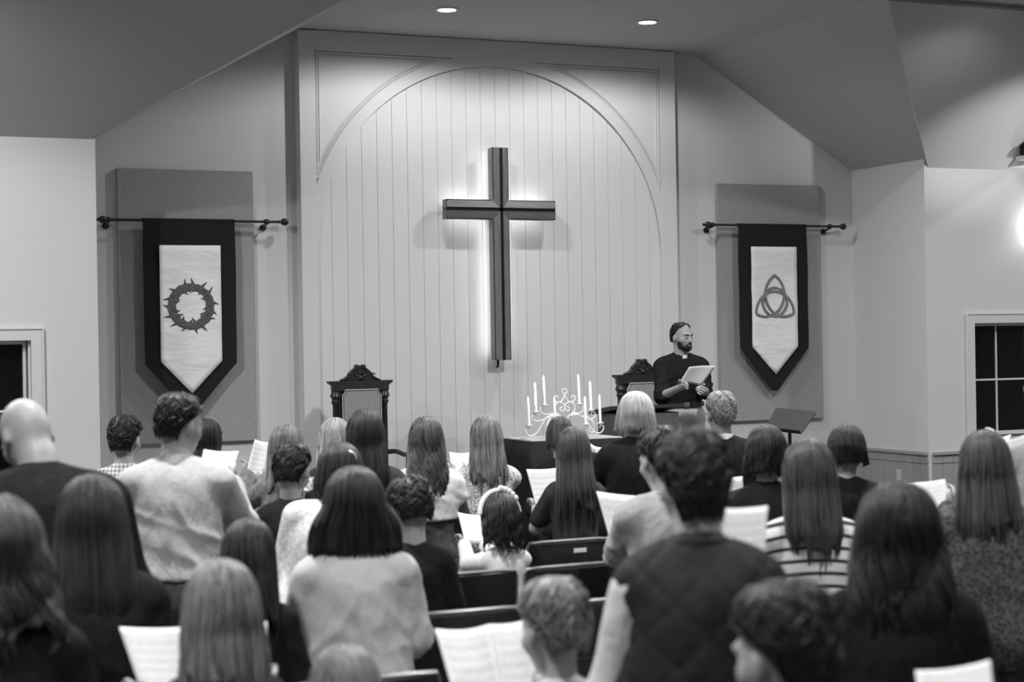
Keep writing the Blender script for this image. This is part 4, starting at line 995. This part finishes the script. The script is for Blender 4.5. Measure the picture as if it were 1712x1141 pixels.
def hold(pts, Zb, Zt, **k):
    """px corners TL,TR,BR,BL -> room points; and two grip points at the lower corners"""
    c = [at(*pts[0], Zt), at(*pts[1], Zt), at(*pts[2], Zb), at(*pts[3], Zb)]
    return c
def grips(c, lo=.12, back=.03):
    TL, TR, BR, BL = c; return (BL + (TL - BL) * lo - np.array([0, 0, .035]), BR + (TR - BR) * lo - np.array([0, 0, .035]))
# ------------------------------------------------------------------ the congregation
H_black = hair_mat('black hair', .011, .48, .4, .35); H_dark = hair_mat('dark brown hair', .015, .48, .5, .35); H_brown = hair_mat('brown hair', .045, .46, .6, .4)
H_mid = hair_mat('light brown hair', .10, .38, .55, .45); H_blond = hair_mat('blonde hair', .34, .42, .5, .4); H_dblond = hair_mat('dark blonde hair', .14, .42, .65, .4); H_white = hair_mat('white hair', .42, .5, .22, .3); H_grey = hair_mat('grey hair', .2, .5, .6, .3)
C_black = cloth('black cotton', .013, .9, 200, .25, .15, crease=0.4); C_navy = cloth('navy wool', .014, .95, 160, .4, .15, crease=0.4); C_cream = cloth('cream knit', .42, .9, 130, .5, .06, crease=.2); C_cream2 = cloth('pale knit', .34, .9, 130, .5, .06, crease=.26); C_white = cloth('white knit', .56, .9, 150, .5, .06, crease=.2)
C_greyshirt = cloth('grey shirt cotton', .33, .85, 240, .25, .08, crease=.32); C_paleshirt = cloth('pale shirt cotton', .5, .85, 240, .25, .06, crease=.26); C_char = cloth('charcoal jersey', .04, .9, 220, .3, .18); C_vest = cloth('quilted vest nylon', .023, .6, 180, .2, .15)
C_lace = m_tweed('pale lace', .42, .66, 42); C_tweed = m_tweed('dark tweed', .012, .11, 60); C_gden = cloth('grey denim', .17, .85, 260, .4, .35, crease=0.4); C_denimj = cloth('dark denim', .05, .85, 260, .35, .3); C_blouse = cloth('pale blouse', .58, .8, 240, .2, .05, crease=.26)
def top(m, name='shirt', **k): d = dict(name=name, m=m); d.update(k); return d
SH = {}
def song(key, pts, Zb, Zt, label, **k):
    c = hold(pts, Zb, Zt); SH[key] = c; sheet(c, label, **k); return grips(c)
# --- far rows
person('A', 208, 693, 9.7, 'person with cropped dark hair in a plaid shirt near the left wall', ty=8, hy=16, nod=10, hair=dict(style='curlyshort', m=H_black, n=420, L=.215, rs=.004, W=1.04, wave=.004, wfreq=160, top_t=.02, frizz=1.6), tops=[top(m_plaid(), 'plaid_shirt', collar=.03, off=.012)], skin=M_skin)
r, p = person('C', 344, 700, 10.5, 'person with dark hair and a beaded headband behind the man in the white pullover', ty=10, hy=5, nod=8, female=True, hair=dict(style='long', m=H_black, L=.42, W=1.05, w1=.98, w2=.8, n=200), tops=[top(C_char, 'top')])
b = MB()
for i in range(15):
    a = R(-75 + 150 * i / 14); q = p.h((.093 * math.sin(a), .01 + .02 * math.cos(a), .14 + .112 * math.cos(a))); b.lathe([(.001, -.008), (.007, -.004), (.008, 0), (.007, .004), (.001, .008)], q, 8)
hb = b.build('headband_beads', mat('shiny bead', .6, .15, metal=.7), r, smooth=True); hb['kind'] = 'stuff'
MB().tube([p.h((.092 * math.sin(R(-80 + 160 * i / 20)), .01 + .02 * math.cos(R(-80 + 160 * i / 20)), .138 + .110 * math.cos(R(-80 + 160 * i / 20)))) for i in range(21)], .005, 6).build('headband', M_black, r, smooth=True)
gD = song('D', [(426, 735), (450, 740), (440, 800), (411, 793)], 9.95, 10.05, 'song sheet held up by the blonde woman in grey denim')
person('D', 478, 710, 9.7, 'person with straight blonde hair in a grey denim jacket below the left banner', ty=4, hy=12, nod=12, female=True, wf=.9, hair=dict(style='long', m=H_dblond, L=.40, W=1.10, w1=1.05, w2=.9, n=320, rs=.0035), tops=[top(C_gden, 'denim_jacket', off=.018, collar=.025)], hands=gD)
person('F', 560, 699, 10.2, 'person with pale blonde hair half hidden left of the very long dark hair', ty=0, nod=8, female=True, wf=.88, hair=dict(style='long', m=H_blond, L=.36, W=1.1, w1=1.1, w2=1.0, n=260, rs=.0035), tops=[top(C_char, 'top')])
gE = song('E', [(496, 793), (532, 800), (522, 822), (492, 812)], 8.5, 8.58, 'small song sheet held by the boy in black at the left')
person('E', 487, 738, 8.2, 'person with short dark hair in a black collarless shirt holding a small sheet', ty=4, hy=18, nod=14, wf=.88, hair=dict(style='short', m=H_black, L=.205, n=420, rs=.004, top_t=.018, W=1.03), tops=[top(C_black, 'black_shirt', collar=.012)], hands=gE)
person('G', 610, 685, 8.9, 'person with very long dark hair standing in front of the left throne chair', ty=-2, nod=8, female=True, hair=dict(style='long', m=H_black, L=.60, W=1.13, w1=1.08, w2=.9, n=300, rs=.0045), tops=[top(C_char, 'top')])
gL = song('L', [(751, 756), (786, 757), (786, 792), (755, 790)], 10.25, 10.35, 'song sheet held beside the wavy brown hair left of the leopard top')
person('K', 712, 697, 9.25, 'person with long wavy brown hair in a pale blouse left of the leopard top', ty=-6, hy=6, nod=8, female=True, wf=.95, hair=dict(style='long', m=H_brown, L=.47, W=1.08, w1=1.1, w2=.85, n=300, rs=.0055, wave=.02, wfreq=42), tops=[top(C_denimj, 'denim_top', off=.012, hem=-.1), top(C_blouse, 'white_blouse', off=.028, sleeve=.12, hem=.20)], trousers=M_denim)
person('L', 812, 695, 10.0, 'person with long blonde hair in a leopard print top below the cross', ty=-6, hy=-4, nod=10, female=True, wf=1.0, hair=dict(style='long', m=H_dblond, L=.42, W=1.05, w1=1.15, w2=1.0, n=420, rs=.0038, wave=.008, wfreq=30), tops=[top(m_leopard(), 'leopard_top', loose=.01)], trousers=M_darkt, hands=gL)
person('N', 936, 697, 10.9, 'person with chin length brown hair in black with a pale collar before the candelabra', ty=-14, hy=14, nod=16, female=True, wf=.9, hair=dict(style='bob', m=H_brown, L=.21, W=1.0, w1=.98, w2=.85, n=240, rs=.0035, Af=[(0, 180), (.05, 180), (.075, 125), (.1, 100), (.3, 92), (1, 90)]), tops=[top(C_black, 'black_top')])
r_, p_ = PEOPLE['N'][:2]; ring_collar(r_, p_, C_greyshirt, .455, .035, .085)
gP = song('P', [(986, 741), (1007, 749), (1003, 770), (994, 764)], 10.1, 10.17, 'corner of a song sheet beside the white haired woman in black')
person('P', 1063, 655, 9.8, 'person with white chin length hair in a black coat in front of the pulpit', ty=-4, hy=6, nod=8, female=True, wf=1.02, hair=dict(style='bob', m=H_white, L=.225, W=1.2, w1=1.08, w2=1.06, n=700, rs=.0028, wave=.005, wfreq=26), tops=[top(C_black, 'black_coat', off=.024, collar=.02)], hands=(gP[0], None))
person('Q', 1205, 653, 10.3, 'person with grey hair and glasses in a black jacket with a white collar', ty=-14, hy=-8, nod=8, wf=1.0, hair=dict(style='short', m=H_grey, L=.205, n=800, rs=.0024, W=1.03, top_t=.014, frizz=.6), tops=[top(C_white, 'white_shirt', off=.006), top(C_black, 'black_jacket', off=.022)])
r_, p_ = PEOPLE['Q'][:2]; ring_collar(r_, p_, C_white, .485, .055, .068)
b = MB()
for sd in (-1, 1):
    b.tube([p_.h((sd * .082, -.012, .112)), p_.h((sd * .08, .05, .118)), p_.h((sd * .068, .1, .114))], .0022, 5)
    b.tube([p_.h((sd * .037 + .03 * math.cos(a), .108, .108 + .021 * math.sin(a))) for a in np.linspace(0, 2 * math.pi, 15)[:-1]], .002, 5, closed=True)
b.tube([p_.h((-.008, .112, .112)), p_.h((.008, .112, .112))], .002, 5); b.build('glasses', mat('glasses frame', .3, .3, metal=.6), r_, smooth=True)
gO = song('O', [(880, 785), (932, 783), (925, 846), (897, 849)], 9.55, 9.65, 'song sheet held by the person in the charcoal tee')
person('O', 958, 714, 9.3, 'person with long straight brown hair in a charcoal tee beside the black table', ty=-6, hy=0, nod=10, female=True, wf=.86, g=.9, hair=dict(style='long', m=H_brown, L=.51, W=1.05, w1=1.1, w2=1.12, n=420, rs=.0036), tops=[top(C_char, 'charcoal_tee', sleeve=.36, hem=-.09, off=.012)], trousers=M_darkt, hands=gO)
gT = song('T', [(1211, 797), (1241, 797), (1247, 862), (1214, 862)], 8.0, 8.08, 'song sheet tip at the shoulder of the person in black right of the quilted vest')
person('T', 1281, 712, 7.8, 'person with dark curly hair in a black coat below the music stand', ty=-6, nod=12, female=True, wf=1.0, g=1.1, hair=dict(style='bob', m=H_black, L=.235, W=1.10, w1=1.06, w2=.9, n=260, rs=.005, wave=.014, wfreq=60), tops=[top(C_black, 'black_coat', off=.025)], hands=(gT[0], None))
person('V', 1415, 710, 8.8, 'person with a short dark bob in a black top before the right wall', ty=-6, hy=8, nod=16, female=True, wf=.98, hair=dict(style='bob', m=H_black, L=.215, W=1.13, w1=1.14, w2=.86, n=300, rs=.004, wave=.004, wfreq=60), tops=[top(C_black, 'black_top', hem=-.05, off=.013)])
gY = song('Y', [(1661, 730), (1690, 727), (1686, 752), (1662, 748)], 7.75, 7.8, 'song sheet held up by the man in the pale shirt at the right edge')
person('Y', 1748, 618, 7.4, 'person in a pale grey shirt cut off by the right edge of the frame', ty=-18, nod=14, wf=1.06, g=1.1, hair=dict(style='short', m=H_dark, n=300, L=.2), tops=[top(C_greyshirt, 'grey_shirt', off=.02, collar=.03)], hands=(gY[0], None), trousers=M_khaki)
# --- middle rows
gB = song('B', [(341, 752), (399, 755), (384, 802), (330, 797)], 7.58, 7.66, 'song sheet held at the shoulder of the man in the white pullover')
person('B', 298, 655, 7.25, 'person with short dark hair looking right in a white pullover under the left banner', ty=6, hy=42, nod=12, lean=7, wf=1.08, g=1.06, face=True, res=.011, hair=dict(style='short', m=H_black, L=.205, n=460, rs=.004, top_t=.016), tops=[top(C_cream2, 'white_pullover', hem=.03, off=.018, collar=.06, fold=.009, loose=.012)], trousers=M_denim, hands=gB)
person('H', 568, 740, 7.6, 'person with dark hair and a clip in a pale lace top behind the cream sweater', ty=4, hy=4, nod=12, female=True, wf=1.2, g=1.25, lat=13, hair=dict(style='bob', m=H_dark, L=.25, W=1.15, w1=1.12, w2=1.0, n=260, rs=.0045), tops=[top(C_lace, 'lace_top', off=.022, hem=-.2)])
r_, p_ = PEOPLE['H'][:2]; MB().tube(spline([p_.h((.02, -.10, .20)), p_.h((.045, -.098, .198)), p_.h((.07, -.083, .185)), p_.h((.078, -.075, .165))], 5), [.006] * 16, 6).build('hair_clip', mat('clip', .6, .3, metal=.5), r_, smooth=True)
person('J', 684, 795, 7.05, 'person with wavy dark hair in a black tee, boy right of the cream sweater', ty=-10, hy=-14, nod=22, wf=.9, hair=dict(style='curlyshort', m=H_dark, L=.20, n=460, rs=.0048, W=1.06, top_t=.024, wave=.004, wfreq=110, frizz=2.0), tops=[top(C_black, 'black_tee', sleeve=.4, hem=-.1)])
gM = song('M', [(765, 857), (814, 862), (809, 908), (777, 905)], 8.64, 8.74, 'song sheet held by the little girl in the white cardigan')
r, p = person('M', 836, 826, 8.4, 'person with curly dark hair, little girl in white cardigan and headband', ty=-18, hy=-6, nod=12, wf=.95, g=.95, hs=.96, female=False, hair=dict(style='long', m=H_black, L=.27, W=1.1, w1=1.12, w2=1.0, n=260, rs=.006, wave=.016, wfreq=80, back=-.08), tops=[top(C_white, 'white_cardigan', hem=-.05, off=.012)], hands=gM)
MB().tube([p.h((.108 * math.sin(a), -.005, .142 + .125 * math.cos(a))) for a in np.linspace(-1.5, 1.5, 19)], [.012] * 19, 8).build('headband', mat('white ribbon', .7, .5), r, smooth=True)
b = MB()
for k in range(5):
    a = .15 + k * .2; c = p.h((.112 * math.sin(a), -.012, .146 + .13 * math.cos(a))); b.lathe([(.001, -.016), (.014, -.01), (.017, 0), (.014, .01), (.001, .016)], c, 10)
hb = b.build('ribbon_flowers', mat('white ribbon', .7, .5), r, smooth=True); hb['kind'] = 'stuff'
gR = song('R', [(997, 822), (1070, 830), (1094, 938), (1030, 938)], 7.45, 7.55, 'song sheet held by the man in the grey button shirt')
person('R', 1104, 713, 7.05, 'person with dark hair in a light grey button shirt behind the quilted vest', ty=-20, hy=-12, nod=16, wf=1.06, hair=dict(style='short', m=H_dark, L=.215, n=420, rs=.004, W=1.03), tops=[top(C_greyshirt, 'grey_shirt', collar=.03, off=.02, fold=.012)], hands=gR, trousers=M_denim)
ring_collar(*PEOPLE['R'][:2], C_greyshirt, .478, .050, .069); ring_collar(*PEOPLE['Y'][:2], C_greyshirt, .478, .050, .072)
person('U', 1351, 735, 6.4, 'person with long straight brown hair in a striped top', ty=-10, hy=-4, nod=12, female=True, wf=.98, hair=dict(style='long', m=H_mid if False else H_brown, L=.475, W=1.12, w1=1.02, w2=.72, n=380, rs=.0038, wave=.003, wfreq=25), tops=[top(m_striped(), 'striped_top', hem=-.05, off=.013)])
gW = song('W', [(1512, 807), (1580, 802), (1592, 846), (1530, 862)], 6.82, 6.9, 'song sheet showing between the full dark wavy hair and the tweed cardigan')
person('X', 1646, 720, 6.5, 'person with long straight brown hair in a dark tweed cardigan at the right', ty=-8, hy=4, nod=10, female=True, wf=1.05, g=1.1, hair=dict(style='long', m=H_brown, L=.46, W=1.10, w1=1.2, w2=1.15, n=380, rs=.0038), tops=[top(C_tweed, 'tweed_cardigan', off=.025, hem=-.35, loose=.02)], hands=(gW[1], None))
person('I', 591, 780, 6.0, 'person with a full dark bob in a cream sweater, left of centre', ty=-4, hy=2, nod=12, female=True, wf=1.12, g=1.22, hair=dict(style='bob', m=H_dark, L=.31, W=1.22, w1=1.42, w2=1.5, n=420, rs=.0045, top_t=.022), tops=[top(C_cream, 'cream_sweater', hem=-.28, off=.022, fold=.012, loose=.015)])
person('EE', 414, 868, 5.7, 'person with long dark hair, a girl behind the blonde girl at lower left', ty=0, hy=6, nod=14, female=True, wf=.9, hs=.97, hair=dict(style='long', m=H_dark, L=.40, W=1.06, w1=1.15, w2=1.0, n=300, rs=.0045), tops=[top(C_black, 'black_top')])
person('BB', 40, 660, 5.7, 'person with a bald head in a dark navy sweater at the left edge', ty=-14, hy=-14, nod=44, lean=15, wf=1.22, g=1.2, hair=None, tops=[top(C_navy, 'navy_sweater', off=.024, collar=.028, hem=-.15)])
# --- near rows
person('CC', 152, 795, 5.0, 'person with long dark hair in dark clothes in front of the navy sweater', ty=-2, hy=4, nod=14, female=True, wf=1.0, g=1.1, hair=dict(style='long', m=H_dark, L=.56, W=1.13, w1=1.15, w2=1.1, n=300, rs=.005), tops=[top(C_black, 'black_coat', off=.025)])
person('DD', -14, 830, 4.0, 'person with curly brown hair cut off by the left edge', ty=0, nod=14, female=True, wf=1.0, g=1.1, hair=dict(style='long', m=H_brown, L=.36, W=1.32, w1=1.3, w2=1.1, n=300, rs=.007, wave=.022, wfreq=50), tops=[top(C_black, 'black_coat', off=.02)])
gFF = song('FF', [(199, 1049), (446, 1040), (452, 1150), (236, 1156)], 4.66, 4.74, 'open song booklet held by the blonde girl at lower left', pages=2, bow=.015)
person('FF', 369, 936, 4.35, 'person with shoulder length blonde hair, a girl at lower left', ty=-4, hy=-2, nod=10, female=True, wf=.85, hs=.98, hair=dict(style='long', m=H_dblond, L=.34, W=1.10, w1=1.14, w2=1.28, n=480, rs=.0036, wave=.006, wfreq=28, back=-.10), tops=[top(C_char, 'top')], hands=(gFF[0], gFF[1]))
person('GG', 576, 1080, 4.2, 'person with fair hair, a small child at the bottom edge before the cream sweater', ty=0, nod=10, wf=.85, hs=.95, hair=dict(style='bob', m=H_dblond, L=.22, W=1.08, w1=1.05, w2=.95, n=360, rs=.0036), tops=[top(C_paleshirt, 'shirt')])
gZ = song('Z', [(727, 1052), (906, 1027), (925, 1165), (765, 1185)], 4.62, 4.75, 'large open song booklet held by the boy at the bottom', pages=2, bow=.02)
person('Z', 926, 963, 4.45, 'person with short fair hair in a white shirt, boy at the bottom', ty=-28, hy=-6, nod=12, wf=.84, hs=.96, hair=dict(style='short', m=H_dblond, L=.21, n=520, rs=.0042, W=1.03, top_t=.018), tops=[top(C_paleshirt, 'white_shirt', off=.014, collar=.02)], hands=(gZ[0], gZ[1]))
person('W', 1500, 808, 4.65, 'person with full dark wavy hair in black in front of the tweed cardigan', ty=-6, hy=2, nod=14, female=True, wf=1.08, g=1.15, hair=dict(style='long', m=H_black, L=.50, W=1.30, w1=1.15, w2=1.0, n=340, rs=.0055, wave=.02, wfreq=34), tops=[top(C_black, 'black_coat', off=.025)])
gS = song('S', [(1200, 850), (1284, 846), (1276, 965), (1196, 968)], 4.62, 4.7, 'open song sheet in front of the quilted vest')
person('S', 1146, 716, 4.2, 'person with dark hair in a quilted dark vest over a white shirt', ty=-6, hy=-6, nod=18, wf=.92, g=1.08, shift=.02, hair=dict(style='short', m=H_dark, L=.235, n=700, rs=.0042, W=1.06, top_t=.02, frizz=.8), tops=[top(C_paleshirt, 'white_shirt', off=.016), top(C_vest, 'quilted_vest', off=.034, arms=False, collar=.05, hem=-.2, quilt=True, fold=.008, loose=.02)], trousers=M_denim)
gAA = song('AA', [(1530, 1122), (1656, 1104), (1662, 1165), (1536, 1178)], 3.62, 3.68, 'song sheet at the bottom edge right of the dark haired boy')
person('AA', 1312, 968, 3.25, 'person with short dark hair looking left, a boy at the bottom right', ty=-26, hy=-20, nod=12, wf=.95, hair=dict(style='short', m=H_dark, L=.205, n=560, rs=.0042, W=1.04, top_t=.018), tops=[top(C_black, 'black_sweater', off=.018)], hands=(None, gAA[0]), res=.011)
ring_collar(*PEOPLE['B'][:2], C_cream2, .478, .055, .071); ring_collar(*PEOPLE['Z'][:2], C_paleshirt, .475, .045, .066); ring_collar(*PEOPLE['S'][:2], C_vest, .475, .06, .076)
# --- the clergyman on the platform
gX = hold([(1152, 614), (1197, 612), (1172, 645), (1136, 640)], 14.42, 14.36)
sheet(gX, 'white service booklet held by the clergyman', name='service_booklet', bow=.012)
PG = (gX[2] - np.array([0, 0, .005]), gX[3] - np.array([0, 0, .01]))
sc_ = None
root, p = person('PASTOR', 1138, 532, 14.85, 'person in a black clerical shirt and white collar tab holding a booklet behind the pulpit', ty=164, hy=-28, nod=4, lean=0, wf=1.04, g=1.05, face=True, res=.007,
    scale_s=1.03, tops=[top(C_black, 'clerical_shirt', sleeve=.56, hem=.09, off=.016, collar=.02, fold=.009)], trousers=M_khaki, hands=(PG[0], PG[1]), top_t=.004)
Pz = at(1138, 532, 14.85)[2]
root.location.z = .27
ring_collar(root, p, C_black, .478, .052, .066, name='clerical_collar', tilt=.35)
b = MB(); b.box(-.019, .019, -.004, .004, -.021, .021, Matrix.Translation(Vector(p.t((-.012, .056, .490)))) @ Matrix.Rotation(R(-12), 4, 'X')); b.build('collar_tab', mat('white tab', .8, .5), root, bevel=.002)
b = MB(); n = 40; V = []; F = []
for (dr, dz) in ((0, -.018), (.006, -.018), (.006, .018), (0, .018)):
    for i in range(n):
        a = 2 * math.pi * i / n; V.append(p.t(((.172 * 1.05 + dr) * math.cos(a), (.122 * 1.05 + dr) * math.sin(a) - .003, .105 + dz)))
for l in range(4):
    for i in range(n): j = (i + 1) % n; F.append((l * n + i, l * n + j, ((l + 1) % 4) * n + j, ((l + 1) % 4) * n + i))
b.add(V, F); belt = b.build('belt', M_shoe, root, smooth=True)
b = MB(); q = p.t((.0, .1335, .105)); b.box(-.024, .024, -.003, .004, -.02, .02, Matrix.Translation(Vector(q))); b.build('buckle', mat('steel', .5, .3, metal=.9), belt, bevel=.002)
# his hair, beard, brows, eyes
make_hair(p, 'short', H_black, root, seed=99, L=.175, n=520, rs=.0022, W=.945, top_t=.003, Af=[(0, 180), (.015, 165), (.03, 138), (.05, 116), (.085, 99), (.115, 92), (.13, 80), (.16, 72), (.235, 62)])
bp = []
EHb = lambda c, r, k=.015: bp.append(('e', p.h(c), r, p.H, k))
EHb((0, .044, .028), (.055, .056, .034)); EHb((0, .074, .016), (.030, .026, .026))
for sd in (-1, 1): EHb((sd * .054, .03, .060), (.011, .028, .040)); bp.append(('c', p.h((sd * .004, .102, .064)), p.h((sd * .028, .093, .046)), .0062, .005, .008))
bp.append(('-e', p.h((0, .108, .047)), (.020, .014, .006), p.H, .004))
G, lo, ax = sdf_grid(bp, .006); V, F = surface_net(G, lo, .006)
rg_ = np.random.default_rng(5); sel = rg_.choice(len(V), 500); Nn = vnormals(V, F)[sel]; u = np.linspace(0, 1, 4)[None, :, None]
Ps = V[sel][:, None, :] + (Nn[:, None, :] * .003 + np.array([0, 0, -.008]) + rg_.normal(0, .003, (500, 1, 3))) * u
Vs, Fs = tubes(Ps, np.tile(.0022 * (1 - .7 * np.linspace(0, 1, 4))[None, :], (500, 1)))
link('beard', mesh_np('beard', np.concatenate([V, Vs]), np.concatenate([F, Fs + len(V)])), H_black, root, True)
for sd in (-1, 1):
    MB().tube([p.h((sd * .012, .099, .132)), p.h((sd * .03, .098, .139)), p.h((sd * .05, .083, .134))], [.0035, .0045, .0025], 6).build('eyebrow', H_black, root, smooth=True)
    MB().tube([p.h((sd * .018, .0935, .107)), p.h((sd * .03, .0945, .1045)), p.h((sd * .043, .089, .107))], [.0012, .002, .0012], 6).build('eyelash', M_eye, root, smooth=True)
# ------------------------------------------------------------------ chairs of the congregation
M_cpad = cloth('dark chair fabric', .022, .9, 180, .3, .15); M_cfr = mat('chair steel', .22, .35, metal=.6)
def chair_proto():
    t = empty('stacking_chair', (0, 0, 0))
    b = MB(); nx, nz = 9, 8; V = []; F = []
    for side in (0, 1):
        for j in range(nz + 1):
            for i in range(nx + 1):
                u = -1 + 2 * i / nx; z = .50 + .415 * j / nz; e = 1 - max(abs(u) ** 8, abs(2 * j / nz - 1) ** 10)
                y = -.03 * (z - .5) / .4 - .018 * (1 - u * u) + (side * 2 - 1) * (.012 + .012 * e); V.append((u * .225, y, z))
    w_ = nx + 1; o_ = w_ * (nz + 1)
    for j in range(nz):
        for i in range(nx): a = j * w_ + i; F.append((a, a + 1, a + w_ + 1, a + w_)); F.append((o_ + a, o_ + a + w_, o_ + a + w_ + 1, o_ + a + 1))
    per = list(range(nx)) + [nx + j * w_ for j in range(nz)] + [nz * w_ + i for i in range(nx, 0, -1)] + [j * w_ for j in range(nz, 0, -1)]
    for k in range(len(per)): a, c = per[k], per[(k + 1) % len(per)]; F.append((a, o_ + a, o_ + c, c))
    b.add(V, F).build('backrest', M_cpad, t, smooth=True)
    b = MB(); b.tube([(-.232, .0, .46), (-.232, -.03, .90), (-.222, -.036, .922), (-.15, -.052, .928), (0, -.058, .929), (.15, -.052, .928), (.222, -.036, .922), (.232, -.03, .90), (.232, 0, .46)], .0085, 8); b.build('back_frame', M_cfr, t, smooth=True)
    b = MB(); b.box(-.225, .225, .02, .46, .425, .475); b.build('seat', M_cpad, t, bevel=.02)
    for sx in (-1, 1):
        MB().tube([(sx * .23, .02, .44), (sx * .235, -.03, .2), (sx * .24, -.06, .0)], .0115, 8).build('leg', M_cfr, t, smooth=True)
        MB().tube([(sx * .22, .42, .44), (sx * .228, .44, .2), (sx * .232, .45, .0)], .0115, 8).build('leg', M_cfr, t, smooth=True)
    b = MB(); b.box(-.235, .235, .03, .05, .40, .424); b.box(-.235, -.21, .03, .44, .40, .424); b.box(.21, .235, .03, .44, .40, .424); b.box(-.235, .235, .42, .44, .40, .424); b.build('seat_frame', M_cfr, t)
    return t
CH = [(868, 955, 7.55, 1, 'dark chair whose back shows below the little girl in white'), (872, 953, 7.55, -1, 'dark chair whose back shows right of the little girl, in her row'), (877, 909, 8.5, -1, 'dark chair with a white card on its back below the charcoal tee'),
      (876, 1013, 6.5, 1, 'dark chair whose back shows above the open booklet'), (884, 1010, 6.5, -1, 'dark chair half hidden behind the boy in the white shirt'), (740, 1106, 5.25, 1, 'dark chair right behind the cream sweater, at the bottom')]
proto = None
for k, (px, py, Z, side, lab_) in enumerate(CH):
    q = at(px, py, Z); x = q[0] - side * .246; y = q[1]
    if proto is None: t = proto = chair_proto()
    else:
        t = proto.copy(); COL.objects.link(t)
        for c in list(proto.children): d = c.copy(); d.parent = t; COL.objects.link(d)
    t.location = (x, y + .03, 0); tag(t, lab_, 'chair', 'stacking chairs of the congregation')
    if k == 2:
        CARD = t
    if k == 4: POCK = t
b = MB(); b.box(-.02, .09, -.085, -.06, .80, .87); b.build('card_holder', M_cpad, CARD, bevel=.004)
b = MB(); b.box(.0, .068, -.078, -.074, .845, .89); b.build('white_card', mat('card', .75, .6), CARD)
b = MB(); b.box(-.17, .17, -.10, -.055, .55, .72); b.build('book_pocket', M_cpad, POCK, bevel=.004)
